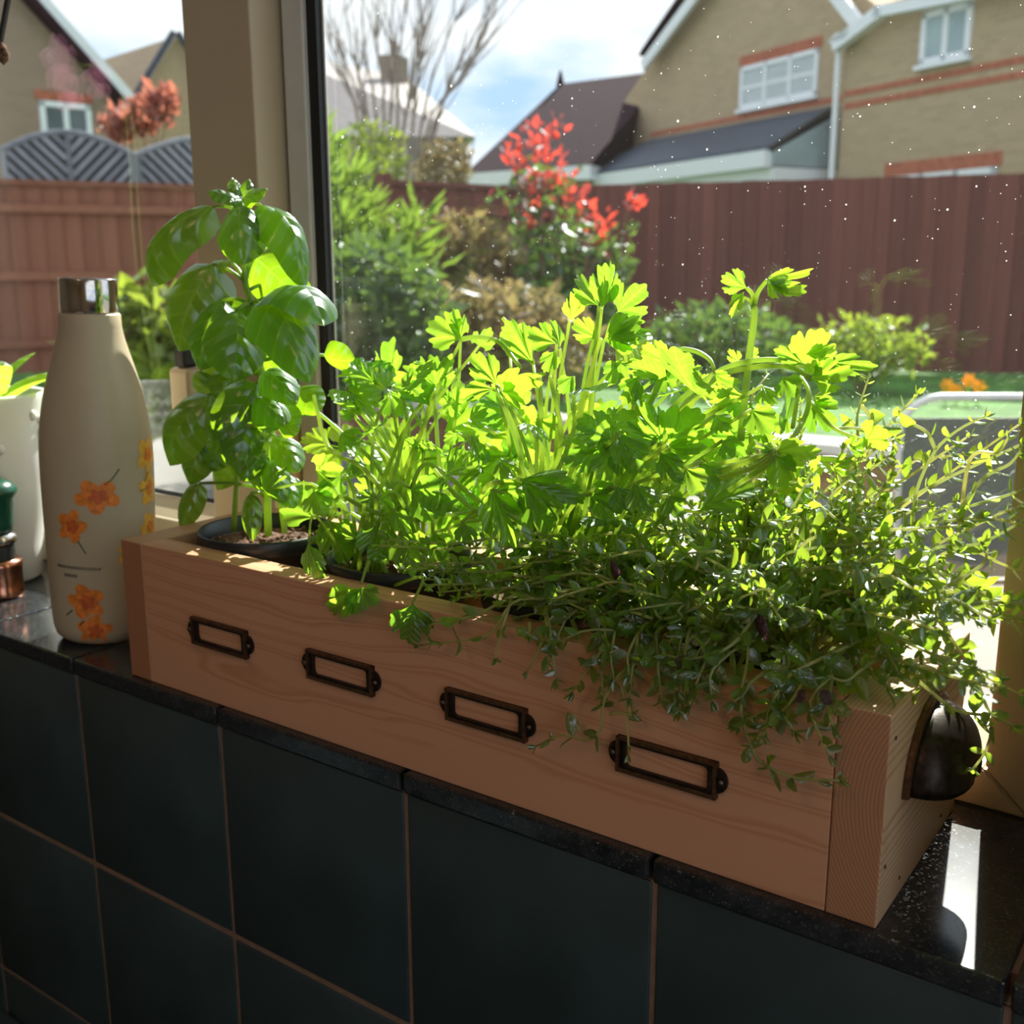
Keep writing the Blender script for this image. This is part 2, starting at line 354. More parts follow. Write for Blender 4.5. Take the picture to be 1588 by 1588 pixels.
# ================================================================ the room shell
FZ, CZ = -1.15, 1.25                       # floor and ceiling heights, the window sill top is z = 0
RX0, RX1, RY0 = -1.9, 1.35, -3.2
WX0, WX1, WZ1 = -0.66, 0.565, 1.0         # window opening
YT = -0.003                                # face of the wall tiles
def struct(name, vf, mat, parent=None, smooth=False):
    o = mobj(name, vf, mat, parent, smooth)
    if parent is None: o['kind'] = 'structure'
    return o
wall_back = struct('wall_back', join(box(RX0, RX1, YT + 0.0012, 0.30, FZ, -0.0125), box(RX0, WX0, 0.0, 0.30, -0.0125, CZ),
                                     box(WX1, RX1, 0.0, 0.30, -0.0125, CZ), box(WX0, WX1, 0.0, 0.30, WZ1, CZ),
                                     box(WX0, WX1, 0.0, 0.30, -0.0125, -0.0122)), M['grout'])
wall_back.data.materials.append(M['plaster'])
for p in wall_back.data.polygons:
    if p.index >= 6: p.material_index = 1
# wall tiles under the sill: each its own piece, sharing one mesh
PX, PZ, GR = 0.1537, 0.1485, 0.0030
tile_m = mesh('tile', *bevbox(0, PX - GR, 0, 0.006, -(PZ - GR), 0, 0.0012, 2), M['tile'], True)
for i in range(-3, 7):
    for j in range(0, 3):
        o = obj('tile', tile_m, wall_back, (-0.062 + PX * i + GR / 2, YT, -0.0130 - PZ * j - GR / 2 + (0.0015 if j == 0 else 0)))
struct('wall_left', box(RX0 - 0.15, RX0, RY0, 0.3, FZ, CZ), M['plaster'])
# side wall with a second, unseen kitchen window
struct('wall_right', join(box(RX1, RX1 + 0.15, RY0, -1.35, FZ, CZ), box(RX1, RX1 + 0.15, -0.15, 0.3, FZ, CZ), box(RX1, RX1 + 0.15, -1.35, -0.15, FZ, -0.05), box(RX1, RX1 + 0.15, -1.35, -0.15, 1.0, CZ)), M['plaster'])
# far side of the room
struct('wall_front', box(RX0, RX1, RY0 - 0.2, RY0, FZ, CZ), M['plaster'])
struct('floor', box(RX0, RX1, RY0 - 0.2, 0.3, FZ - 0.1, FZ), M['floor'])
struct('ceiling', box(RX0, RX1, RY0, 0.3, CZ, CZ + 0.1), M['ceil'])
# tiled granite sill
sill = struct('trim_1', box(WX0, 0.85, 0.006, 0.205, -0.0122, -0.0022), M['grout'])
sj = [-0.80, -0.635, -0.485, -0.335, -0.182, -0.061, 0.0925, 0.245, 0.398, 0.5525, 0.70, 0.85]
for a, b in zip(sj[:-1], sj[1:]):
    yb = 0.205 if a >= WX0 and b <= WX1 + 0.14 else 0.205
    mobj('tile', bevbox(a + 0.0012, b - 0.0012, -0.0055, yb, -0.0118, 0.0, 0.0014, 2), M['granite'], sill)
# worktop below, with its front out of view
wt = struct('trim_2', bevbox(RX0 + 0.01, RX1 - 0.01, -0.62, YT - 0.0005, -0.392, -0.352, 0.003), plain('worktop_laminate', (0.05, 0.07, 0.08), 0.3))
cab = thing('base_cabinet', (0.2, -0.3, FZ), 'dark base cabinet run under the worktop below the window', 'cabinet')
cab_m = plain('cabinet_paint', (0.19, 0.18, 0.165), 0.5)
mobj('carcass', box(-2.08, 1.12, -0.28, 0.29, 0.0, -0.393 - FZ), cab_m, cab)
for k in range(5):
    d = mobj('door', bevbox(-2.07 + k * 0.592, -2.07 + k * 0.592 + 0.586, -0.30, -0.281, 0.1, -0.40 - FZ, 0.002), cab_m, cab)
    mobj('handle', tube([(-1.70 + k * 0.592, -0.325, 0.66), (-1.55 + k * 0.592, -0.325, 0.66)], 0.006), M['steel'], d)

# ================================================================ windows
YF, YS = 0.134, 0.142
fr = thing('trim_3', (0, YF, 0), None, None, None, 'structure')
O3 = Vector((0, YF, 0))
def fpart(name, poly, y0, y1, mat, parent=fr, org=O3):
    vf = prism([Vector((x, y0, z)) for x, z in poly], (0, y1 - y0, 0))
    bm = bmesh.new(); bv = [bm.verts.new(v - org) for v in vf[0]]
    for q in vf[1]: bm.faces.new([bv[i] for i in q])
    bmesh.ops.recalc_face_normals(bm, faces=bm.faces)
    bmesh.ops.bevel(bm, geom=list(bm.edges), offset=0.0012, segments=2, affect='EDGES')
    m = bpy.data.meshes.new(name); bm.to_mesh(m); bm.free(); m.materials.append(mat)
    return obj(name, m, parent)
HZ = 0.955
fpart('bottom_rail', [(WX0, 0.0002), (0.5330, 0.0002), (0.5105, 0.0215), (WX0, 0.0215)], YF, 0.205, M['upvc'])
fpart('jamb', [(0.5110, 0.0215), (0.5335, 0.0002), (WX1, 0.0002), (WX1, WZ1), (0.5110, WZ1)], YF, 0.205, M['upvc'])
fpart('jamb', [(WX0, 0.0218), (WX0 + 0.02, 0.0218), (WX0 + 0.02, WZ1), (WX0, WZ1)], YF, 0.205, M['upvc'])
fpart('head_rail', [(WX0 + 0.0205, HZ), (0.5105, HZ), (0.5105, WZ1), (WX0 + 0.0205, WZ1)], YF, 0.205, M['upvc'])
# left opening casement
w1 = thing('window_1', (-0.33, YS, 0.0218), None, None, None, 'structure'); O1 = Vector(w1.location)
def wp(name, x0, x1, y0, y1, z0, z1, mat, parent=w1, org=O1, b=0.0015): return mobj(name, rel(bevbox(x0, x1, y0, y1, z0, z1, b), org), mat, parent)
wp('stile', -0.0795, -0.0075, YS - 0.001, 0.203, 0.0222, HZ - 0.001, M['upvc'])
wp('stile', -0.638, -0.586, YS, 0.203, 0.0222, HZ - 0.001, M['upvc'])
wp('rail', -0.5855, -0.080, YS, 0.203, 0.0222, 0.062, M['upvc'])
wp('rail', -0.5855, -0.080, YS, 0.203, HZ - 0.05, HZ - 0.001, M['upvc'])
for z0, z1, w in ((0.0622, 0.074, 0.0),):      # sloping glazing bead
    mobj('glazing_bead', rel(prism([Vector((-0.5852, YS + 0.004, 0.0622)), Vector((-0.5852, YS + 0.024, 0.0745)), Vector((-0.5852, YS + 0.028, 0.0622))], (0.505, 0, 0)), O1), M['upvc'], w1)
wp('gasket', -0.5855, -0.080, 0.1672, 0.1680, 0.0746, 0.0785, M['gasket'], b=0.0002)
wp('pane', -0.5855, -0.0800, 0.1682, 0.1722, 0.0622, HZ - 0.05, M['glass_clean'], b=0.0004)
h = wp('handle', -0.0620, -0.0380, 0.1295, 0.1408, 0.120, 0.205, M['upvc'], b=0.004)
wp('lever', -0.0690, -0.0440, 0.098, 0.1180, 0.128, 0.1960, M['upvc'], h, O1, 0.004)
wp('neck', -0.0570, -0.0450, 0.1181, 0.1294, 0.150, 0.168, M['upvc'], h, O1, 0.002)
wp('lock_button', -0.0620, -0.0500, 0.099, 0.1120, 0.1962, 0.209, M['gasket'], h, O1, 0.002)
# right fixed light
w2 = thing('window_2', (0.25, 0.17, 0.0218), None, None, None, 'structure'); O2 = Vector(w2.location)
def w2p(*a, **k): return wp(*a, parent=w2, org=O2, **k)
w2p('gasket', -0.0072, -0.0030, 0.172, 0.185, 0.0220, HZ, M['gasket'], b=0.0003)
w2p('glazing_bead', -0.0028, 0.0180, 0.166, 0.185, 0.0220, HZ, M['bead'], b=0.0015)
w2p('gasket', 0.0182, 0.0275, 0.170, 0.1765, 0.0220, HZ, M['gasket'], b=0.0003)
w2p('spacer_bar', 0.0277, 0.0292, 0.1755, 0.1765, 0.0220, HZ, M['bead'], b=0.0002)
mobj('glazing_bead', rel(prism([Vector((0.0295, 0.150, 0.0218)), Vector((0.0295, 0.170, 0.0300)), Vector((0.0295, 0.176, 0.0218))], (0.4810, 0, 0)), O2), M['upvc'], w2)
w2p('pane', 0.0182, 0.5105, 0.1770, 0.1810, 0.0220, HZ, M['glass'], b=0.0004)

# warm bowl lamp added for fill, unseen behind the camera
cl = thing('fill_lamp', (0.4, -1.35, CZ), 'round warm fill lamp added under the ceiling, out of view', 'lamp')
mobj('base', lathe([(0.0, -0.0005), (0.17, -0.0005), (0.17, -0.03), (0.0, -0.03)], 32), M['steel'], cl, True)
te = NT('lamp_glow'); e = te.n.new('ShaderNodeEmission'); e.inputs[0].default_value = (1.0, 0.56, 0.33, 1); e.inputs[1].default_value = 8.5
lampm = te.done(e.outputs[0])
mobj('shade', lathe([(0.16, -0.031), (0.155, -0.06), (0.12, -0.085), (0.06, -0.098), (0.0, -0.10)], 32), lampm, cl, True)

# ================================================================ the wooden planter box
BL, BD, BH, BT, FT = 0.5, 0.125, 0.0943, 0.0215, 0.019
bx_ = thing('wooden_planter_box', (0.25, 0.0625, 0), 'long pine box holding potted herbs, four dark label holders on its front', 'planter box')
OB = Vector(bx_.location)
def bp(name, vf, mat, parent=bx_, smooth=False):
    # object origin at the world origin offset keeps the wood grain continuous
    return mobj(name, rel(vf, OB), mat, parent, smooth)
def shifted_wood(key, axis, centre, **k): return wood(key, axis, centre=tuple(Vector(centre) - OB), **k)
WF = shifted_wood('pine_front_face', 'X', (0.1, 0.055, 0.015), freq=0.7, dist=10.0, base=(0.72, 0.40, 0.24), dark=(0.52, 0.23, 0.11), contrast=0.6, prof='SIN', stretch=0.16)
WB = shifted_wood('pine_back_face', 'X', (0.1, 0.04, 0.02), freq=0.9, dist=5.0, seed=2.0)
WR = shifted_wood('pine_end_grain', 'Y', (0.555, 0, 0.056), freq=2.6, dist=2.5, base=(0.72, 0.50, 0.30), dark=(0.38, 0.17, 0.08), contrast=0.75, stretch=0.2)
WL = shifted_wood('pine_end_grain_pale', 'Y', (-0.06, 0, 0.05), freq=2.6, dist=1.0, base=(0.62, 0.38, 0.21), dark=(0.42, 0.19, 0.09), contrast=0.7)
bp('front_board', bevbox(BT + 0.0002, BL - BT - 0.0002, 0.0003, FT, 0.0, BH, 0.0006), WF)['label'] = 'front board of orange pine with wavy grain'
bp('back_board', bevbox(BT + 0.0002, BL - BT - 0.0002, BD - FT, BD - 0.0003, 0.0, BH, 0.0006), WB)
bp('end_board', bevbox(BL - BT, BL, 0, BD, 0.0, BH, 0.0008), WR)
bp('end_board', bevbox(0, BT, 0, BD, 0.0, BH, 0.0008), WL)
bp('base_board', box(BT, BL - BT, FT, BD - FT, 0.001, 0.008), WB)
for y, z in ((0.0072, 0.0825), (0.0065, 0.0256), (0.0305, 0.0087), (0.0979, 0.0085)):   # nail heads
    V, F = lathe([(0.0, 0.0004), (0.0009, 0.0004), (0.0009, -0.001), (0.0, -0.001)], 8)
    bp('nail', ([Vector((BL + v.z, y + v.x, z + v.y)) for v in V], F), M['screw'])

def holder_parts():
    """brass label holder lying in the XZ plane, facing -Y"""
    w, hh, t = 0.0254, 0.0088, 0.0020
    iw, ih = 0.0208, 0.0056
    def oct(a, b, c, n=4):
        pts = []
        for sx, sz, s0 in ((1, 1, 0), (-1, 1, 1), (-1, -1, 2), (1, -1, 3)):
            for k in range(n + 1):
                an = (s0 + k / n) * pi / 2
                pts.append((sx * (a - c) + c * cos(an), sz * (b - c) + c * sin(an)))
        return pts
    inner = oct(iw, ih, 0.0022); outer = oct(w, hh, 0.0003)
    rim = oct(iw + 0.0012, ih + 0.0012, 0.0028)
    V, F = [], []
    n = len(inner)
    for ring, y in ((outer, 0.0), (outer, -0.0012), (rim, -0.0022), (inner, -0.0022), (inner, 0.0)):
        V += [Vector((x, y, z)) for x, z in ring]
    for r in range(4):
        for k in range(n): F.append((r * n + k, r * n + (k + 1) % n, (r + 1) * n + (k + 1) % n, (r + 1) * n + k))
    frame = (V, F)
    lips = join(box(-w, w, -0.0030, -0.0004, hh - 0.0016, hh), box(-w, w, -0.0030, -0.0004, -hh, -hh + 0.0022), box(w - 0.0016, w, -0.0032, -0.0004, -hh, hh), box(-w, -w + 0.0016, -0.0032, -0.0004, -hh, hh))
    ears = []
    for s in (-1, 1):
        pts = [Vector((s * (w - 0.0005) + s * 0.0052 * cos(a) , -0.0014, 0.0060 * sin(a))) for a in [(-0.5 + k / 10) * pi for k in range(11)]]
        ears.append(prism(pts, (0, 0.0014, 0)))
    scr = []
    for s in (-1, 1):
        Vd, Fd = lathe([(0.0, 0.0024), (0.0012, 0.0022), (0.0017, 0.0012), (0.0017, 0.0)], 12)
        scr.append(([Vector((s * (w + 0.0019) + v.x, -0.0012 - v.z, v.y)) for v in Vd], Fd))
    return frame, lips, ears, scr
hf, hl, he, hs = holder_parts()
hm = mesh('label_holder', *hf, M['bronze']); lm = mesh('lip', *hl, M['bronze_worn'])
em = [mesh('ear', *v, M['bronze']) for v in he]; sm = [mesh('screw', *v, M['screw'], True) for v in hs]
for i in range(4):
    o = obj('label_holder', hm, bx_, Vector((0.0955 + 0.1023 * i, 0.0, 0.0463)) - OB)
    if i == 0: pass
    obj('lip', lm, o)
    for q in em: obj('ear', q, o)
    for q in sm: obj('screw', q, o)

def cup_pull():
    a, b, c = 0.0205, 0.0315, 0.0305     # out, half width, height
    V, F = [], []; nu, nv = 20, 9
    for i in range(nv + 1):
        v = i / nv * pi / 2
        for j in range(nu + 1):
            u = j / nu * pi
            k = cos(v) ** 0.8 if i < nv else 0.0
            V.append(Vector((a * sin(v) ** 0.75 if i else 0.0, b * k * cos(u) if i < nv else 0.0, c * (k * sin(u)))))
    # bulging cup, open below, deepest at its lower lip
    V = []
    for j in range(nu + 1):
        u = j / nu * pi
        for i in range(nv + 1):
            v = i / nv * pi / 2 * 0.97
            V.append(Vector((a * sin(v) ** 0.8 if i else 0.0, b * cos(u) * cos(v) ** 0.7, c * sin(u) * cos(v) ** 0.75)))
    for j in range(nu):
        for i in range(nv):
            q = j * (nv + 1) + i; F.append((q, q + 1, q + nv + 2, q + nv + 1))
    fl = []
    ring_o = [Vector((0.0003, (b + 0.0045) * cos(k / 24 * pi), (c + 0.0045) * sin(k / 24 * pi))) for k in range(25)]
    ring_i = [Vector((0.0003, (b - 0.001) * cos(k / 24 * pi), (c - 0.001) * sin(k / 24 * pi))) for k in range(24, -1, -1)]
    fl = prism(ring_o + ring_i, (0.0028, 0, 0))
    # triangulation-safe strip flange
    Vf, Ff = [], []
    for k in range(25):
        u = k / 24 * pi
        for rr, x in ((b - 0.001, 0.0003), (b + 0.0045, 0.0003), (b + 0.0045, 0.0022), (b + 0.0032, 0.0030), (b - 0.001, 0.0030)):
            Vf.append(Vector((x, rr * cos(u), (rr - b + c) * sin(u))))
    for k in range(24):
        for j in range(5): Ff.append((k * 5 + j, k * 5 + (j + 1) % 5, (k + 1) * 5 + (j + 1) % 5, (k + 1) * 5 + j))
    Ff += [(0, 1, 2, 3, 4), tuple(24 * 5 + j for j in (4, 3, 2, 1, 0))]
    return (V, F), (Vf, Ff)
cupv, flv = cup_pull()
cm = mesh('cup_handle', *cupv, M['bronze'], True)
co = obj('cup_handle', cm, bx_, Vector((BL, 0.0590, 0.0490)) - OB)
md = co.modifiers.new('thick', 'SOLIDIFY'); md.thickness = 0.0012; md.offset = -1
co['label'] = 'dark bronze cup pull on the end board'
mobj('flange', flv, M['bronze_worn'], co)

# ================================================================ outdoors
GZ, PZ0 = -0.665, -0.92                    # lawn and lower patio levels
M['lawn'] = plain('lawn', (0.055, 0.16, 0.02), 0.9, 0, 0.5, 3)
M['patio'] = plain('patio_slabs', (0.19, 0.18, 0.165), 0.8, 0, 0.12, 2)
M['coping'] = plain('pale_coping', (0.74, 0.70, 0.63), 0.8, 0, 0.1, 6)
M['redbrick'] = plain('red_brick', (0.42, 0.13, 0.075), 0.85, 0, 0.25, 12)
M['retain'] = plain('retaining_brick', (0.36, 0.19, 0.10), 0.85, 0, 0.3, 12)
M['buff'] = brickmat('buff_brick', (0.50, 0.37, 0.235), (0.42, 0.31, 0.195), (0.48, 0.39, 0.28))
M['brown'] = brickmat('brown_brick', (0.36, 0.25, 0.19), (0.31, 0.215, 0.165), (0.34, 0.26, 0.20))
M['white_paint'] = plain('white_fascia', (0.80, 0.82, 0.86), 0.5, 0, 0.03)
M['slate'] = roofmat('slate_roof', (0.07, 0.085, 0.115), (0.10, 0.115, 0.15), 0.55)
M['purple_roof'] = roofmat('plum_tile_roof', (0.026, 0.011, 0.019), (0.042, 0.018, 0.028), 1.0)
M['pale_roof'] = roofmat('pale_tile_roof', (0.34, 0.30, 0.29), (0.42, 0.38, 0.37), 0.5)
M['cream_wall'] = plain('cream_render', (0.55, 0.50, 0.40), 0.8)
M['pane_dark'] = plain('window_pane', (0.10, 0.13, 0.15), 0.08, 0, 0.2, 2)
M['pane_pale'] = plain('curtained_pane', (0.34, 0.43, 0.46), 0.15, 0, 0.15, 2)
M['fence'] = None
def fencemat(name, a, b):
    t = NT(name); c = t.coord(); r = t.n.new('ShaderNodeObjectInfo').outputs['Random']
    f = t.noise(t.mapv(c, (14, 14, 0.8)), 1.0, 4)
    k = t.math('ADD', t.math('MULTIPLY', f, 0.6), t.math('MULTIPLY', r, 0.4))
    return t.done(t.principled(t.ramp(k, [(0.25, a), (0.75, b)]), 0.8, 0, 0.2))
M['fence'] = fencemat('red_brown_fence', (0.130, 0.045, 0.040), (0.21, 0.075, 0.062))
M['fence_o'] = fencemat('orange_brown_fence', (0.21, 0.088, 0.056), (0.30, 0.130, 0.082))
M['lattice'] = fencemat('grey_lattice', (0.16, 0.17, 0.20), (0.30, 0.31, 0.35))
M['lattice_back'] = plain('dark_gap_tone', (0.05, 0.052, 0.062), 0.9)
M['bark'] = plain('tree_bark', (0.24, 0.19, 0.155), 0.9, 0, 0.3, 30)
M['twig'] = plain('brown_stems', (0.20, 0.12, 0.08), 0.9, 0, 0.4, 30)
M['conifer'] = leafmat('conifer_spray', (0.10, 0.19, 0.03), (0.30, 0.44, 0.05), 0.5, 0.02, 0.5, hue=0.4, randobj=False)
M['shrub'] = leafmat('shrub_leaf', (0.05, 0.10, 0.025), (0.16, 0.26, 0.04), 0.45, 0.04, 0.4, hue=0.5, randobj=False)
M['bronze_shrub'] = leafmat('bronze_shrub_leaf', (0.17, 0.12, 0.06), (0.34, 0.26, 0.10), 0.45, 0.02, 0.5, hue=0.5, randobj=False)
M['red_leaf'] = leafmat('red_young_leaf', (0.30, 0.030, 0.025), (0.85, 0.09, 0.055), 0.6, 0.06, 0.3, hue=0.3, randobj=False)
M['pink_leaf'] = leafmat('dull_red_leaf', (0.28, 0.10, 0.08), (0.60, 0.20, 0.13), 0.5, 0.04, 0.3, hue=0.4, randobj=False)
M['lime'] = leafmat('lime_shrub_leaf', (0.12, 0.17, 0.02), (0.40, 0.50, 0.05), 0.5, 0.03, 0.4, hue=0.4, randobj=False)
M['yellow'] = leafmat('yellow_petal', (0.70, 0.36, 0.02), (0.90, 0.50, 0.03), 0.5, 0.02, 0.5)
M['chair_metal'] = plain('pale_grey_tube', (0.55, 0.57, 0.60), 0.35, 0.3)
M['chair_mesh'] = plain('charcoal_sling', (0.075, 0.085, 0.08), 0.55, 0, 0.15, 90)

struct('ground_patio', box(-9, 9, 0.3, 5.3, PZ0 - 0.2, PZ0), M['patio'])
struct('ground_lawn', box(-40, 30, 5.3, 70, GZ - 0.4, GZ), M['lawn'])
# low retaining wall with pale coping between patio and lawn
rw = thing('retaining_wall', (-1.5, 5.2, PZ0), 'low brick garden wall with pale coping at the lawn edge', 'garden wall')
mobj('brick_face', box(-6, 6, -0.02, 0.09, 0.0, GZ - PZ0 - 0.03), M['retain'], rw)
mobj('coping', bevbox(-6, 6, -0.12, 0.12, GZ - PZ0 - 0.029, GZ - PZ0 + 0.03, 0.01), M['coping'], rw)

# ---- fences: every board is a piece of its own
def fence(name, A, B, ztop, label, mat, pw=0.125, rail=True, cap=True, lattice=False, posts=True):
    A = Vector((A[0], A[1], GZ)); B = Vector((B[0], B[1], GZ)); d = B - A; Ld = d.length; d.normalize()
    n = Vector((d.y, -d.x, 0));
    if (EYE - A).dot(n) < 0: n = -n
    rt = thing(name, A, label, 'fence')
    hgt = ztop - GZ
    def loc(s, o, z): return d * s + n * o + Vector((0, 0, z))
    def fb(s0, s1, o0, o1, z0, z1): return hull([loc(s, o, z) for s in (s0, s1) for o in (o0, o1) for z in (z0, z1)])
    brd = mesh('board', *rel(hull([loc(s, o, z) for s, o in ((0, 0), (0, 0.006), (pw + 0.012, 0.012), (pw + 0.012, 0.024)) for z in (0.03, hgt - (0.03 if cap else 0))]), (0, 0, 0)), mat)
    k = 0; s = 0.0
    while s < Ld - 0.02:
        obj('board', brd, rt, loc(s, random.uniform(-0.004, 0.004), random.uniform(-0.006, 0.004))); s += pw
    for zr in ((0.25, hgt * 0.5, hgt - 0.26) if rail else ()):
        mobj('rail', fb(0, Ld, 0.026, 0.062, zr, zr + 0.07), mat, rt)
    if cap: mobj('cap_rail', fb(0, Ld, -0.02, 0.05, hgt - 0.03, hgt + 0.012), mat, rt)
    s = 0.0
    while posts and s <= Ld + 0.01:
        mobj('post', fb(s - 0.05, s + 0.05, -0.03, 0.09, 0, hgt + 0.06), mat, rt); s += 1.83
    return rt, loc, d, n, Ld
pc0, pc1 = atz(880, 289, 10.2), atz(1700, 265, 8.82)
fence('board_fence', pc0, pc1, 1.008, 'dark red-brown close-board fence behind the lawn on the right', M['fence'], rail=False, cap=False, posts=False)
pb0, pb1 = atz(592, 278, 9.3), atz(905, 300, 10.6)
fence('panel_fence', pb0, pb1, 0.985, 'red-brown fence panel with rail and post behind the conifer', M['fence'], 0.15)
pa0, pa1 = atz(-60, 274, 9.15), atz(500, 300, 10.5)
fa, faloc, fad, fan_, faL = fence('lattice_fence', pa0, pa1, 1.0, 'orange-brown fence with arched grey lattice top, through the left pane', M['fence_o'], 0.15, posts=False)
# arched lattice toppers with diagonal slats
def fa_s(px): # distance along the fence seen at a pixel column
    r_ = ray(px, 280); a2 = Vector((pa0.x - EYE.x, pa0.y - EYE.y)); den = r_.x * -fad.y + r_.y * fad.x
    t_ = (a2.x * -fad.y + a2.y * fad.x) / den
    q = EYE + r_ * t_; return (Vector((q.x, q.y, 0)) - Vector((pa0.x, pa0.y, 0))).dot(fad)
H0 = 1.0 - GZ
arcs = [(fa_s(5), fa_s(211)), (fa_s(213), fa_s(420))]
for s0, s1 in arcs:
    def top(s): u = (s - s0) / (s1 - s0); return H0 + 0.25 + 0.17 * sin(pi * min(max(u, 0), 1))
    N = 16
    pts = [faloc(s0 + (s1 - s0) * k / N, 0.0, top(s0 + (s1 - s0) * k / N)) for k in range(N + 1)]
    mobj('arch_rail', tube(pts, 0.028, 6), M['lattice'], fa)
    for s in (s0 + 0.02, (s0 + s1) / 2, s1 - 0.02): mobj('lattice_post', tube([faloc(s, 0, H0 + 0.01), faloc(s, 0, top(s))], 0.025, 5), M['lattice'], fa)
    mid = (s0 + s1) / 2
    mobj('dark_gap_sheet', prism([faloc(s0 + (s1 - s0) * k / N, -0.03, top(s0 + (s1 - s0) * k / N) - 0.01) for k in range(N + 1)] + [faloc(s1, -0.03, H0), faloc(s0, -0.03, H0)], fan_ * 0.012), M['lattice_back'], fa)  # dark sheet added behind the slats so the gaps read as shadow
    for side in (0, 1):
        a, b = (s0, mid) if side == 0 else (mid, s1)
        st = a - 0.45
        while st < b + 0.45:
            # slat runs up and towards the middle
            sg = -1 if side == 0 else 1
            P = []
            for k in range(30):
                z = H0 + 0.012 + k * 0.016; s = st + sg * (k * 0.016)
                if a <= s <= b and z <= top(s): P.append((s, z))
            if len(P) > 3:
                p, q = P[0], P[-1]
                mobj('slat', hull([faloc(p[0] - 0.030, o, p[1]) for o in (0, 0.012)] + [faloc(p[0] + 0.030, o, p[1]) for o in (0, 0.012)] +
                                  [faloc(q[0] - 0.030, o, q[1]) for o in (0, 0.012)] + [faloc(q[0] + 0.030, o, q[1]) for o in (0, 0.012)]), M['lattice'], fa)
            st += 0.105

# ---- houses
class Facade:
    """vertical wall plane; s runs along it, z up, o out towards the viewer"""
    def __init__(f, vp, px, Z, root_z=GZ):
        d = ray(*vp); f.d = Vector((d.x, d.y, 0)).normalized(); f.P = atz(px, 300, Z); f.P.z = root_z
        n = Vector((f.d.y, -f.d.x, 0)); f.n = n if (EYE - f.P).dot(n) > 0 else -n
    def pix(f, x, y, o=0.0):
        r_ = ray(x, y); P = f.P + f.n * o; t_ = (P - EYE).dot(f.n) / r_.dot(f.n); q = EYE + r_ * t_
        return ((q - f.P).dot(f.d), q.z)
    def w(f, s, z, o=0.0): return Vector((f.d.x * s + f.n.x * o, f.d.y * s + f.n.y * o, z - f.P.z))   # local to root at P
    def boxp(f, s0, s1, z0, z1, o0, o1): return hull([f.w(s, z, o) for s in (s0, s1) for z in (z0, z1) for o in (o0, o1)])
    def poly(f, pts, o0, o1): return prism([f.w(s, z, o0) for s, z in pts], f.n * (o1 - o0))
def uv_project(o, f):
    me = o.data; uv = me.uv_layers.new(name='uv')
    for lp in me.loops:
        v = me.vertices[lp.vertex_index].co; uv.data[lp.index].uv = (v.dot(f.d) + v.dot(f.n) * 0.7, v.z)
def house_window(f, root, x0, y0, x1, y1, nx, pane, frame_w=0.06, o=0.0, lintel=None, shutters=False):
    s0, z0 = f.pix(x0, y1, o); s1, z1 = f.pix(x1, y0, o)
    if s0 > s1: s0, s1 = s1, s0
    wdw = mobj('window', join(f.boxp(s0, s1, z0, z0 + frame_w, o - 0.02, o + 0.04), f.boxp(s0, s1, z1 - frame_w, z1, o - 0.02, o + 0.04),
                              *[f.boxp(s0 + (s1 - s0 - frame_w) * k / nx, s0 + (s1 - s0 - frame_w) * k / nx + frame_w, z0, z1, o - 0.02, o + 0.04) for k in range(nx + 1)],
                              f.boxp(s0 - 0.04, s1 + 0.04, z0 - 0.05, z0 + 0.01, o - 0.02, o + 0.09)), M['white_paint'], root)
    for k in range(nx):
        a = s0 + (s1 - s0 - frame_w) * k / nx + frame_w; b = s0 + (s1 - s0 - frame_w) * (k + 1) / nx
        mobj('pane', f.boxp(a, b, z0 + frame_w, z1 - frame_w, o + 0.005, o + 0.012), pane, wdw)
        if shutters:
            m = 14
            for q in range(m):
                zz = z0 + frame_w + (z1 - z0 - 2 * frame_w) * (q + 0.15) / m
                mobj('slat', f.boxp(a, b, zz, zz + (z1 - z0) / m * 0.30, o + 0.013, o + 0.02), M['white_paint'], wdw)
            mobj('shutter_rail', f.boxp(a, b, (z0 + z1) / 2 - 0.03, (z0 + z1) / 2 + 0.03, o + 0.013, o + 0.025), M['white_paint'], wdw)
    if lintel:
        hgt = f.pix(x0, lintel, o)[1] - f.pix(x0, y0, o)[1]
        mobj('lintel', f.boxp(s0 - 0.05, s1 + 0.05, z1 + 0.01, z1 + 0.01 + hgt, o - 0.01, o + 0.015), M['redbrick'], root)
    return wdw
# right-hand buff brick house
f = Facade((-73, 414), 1305, 16.0)
hr = thing('brick_house', f.P, 'buff brick house with white shuttered window above the fence on the right', 'house')
OB2 = -0.55                                            # set-back of the gable wing
def fp(x, y, o=0.0): return f.pix(x, y, o)
g = [fp(1012, 92, OB2), fp(1095, -22, OB2), fp(1180, -140, OB2), fp(1340, 60, OB2)]
gx0 = fp(1012, 92, OB2)[0]; gx1 = fp(1400, 60, OB2)[0]
gl = fp(878, 290, OB2)
wall = mobj('wall', f.poly([(gl[0], GZ), (gx1, GZ), (gx1, g[3][1]), g[2], (gx0, g[0][1]), gl], OB2 - 5.0, OB2), M['buff'], hr); uv_project(wall, f)
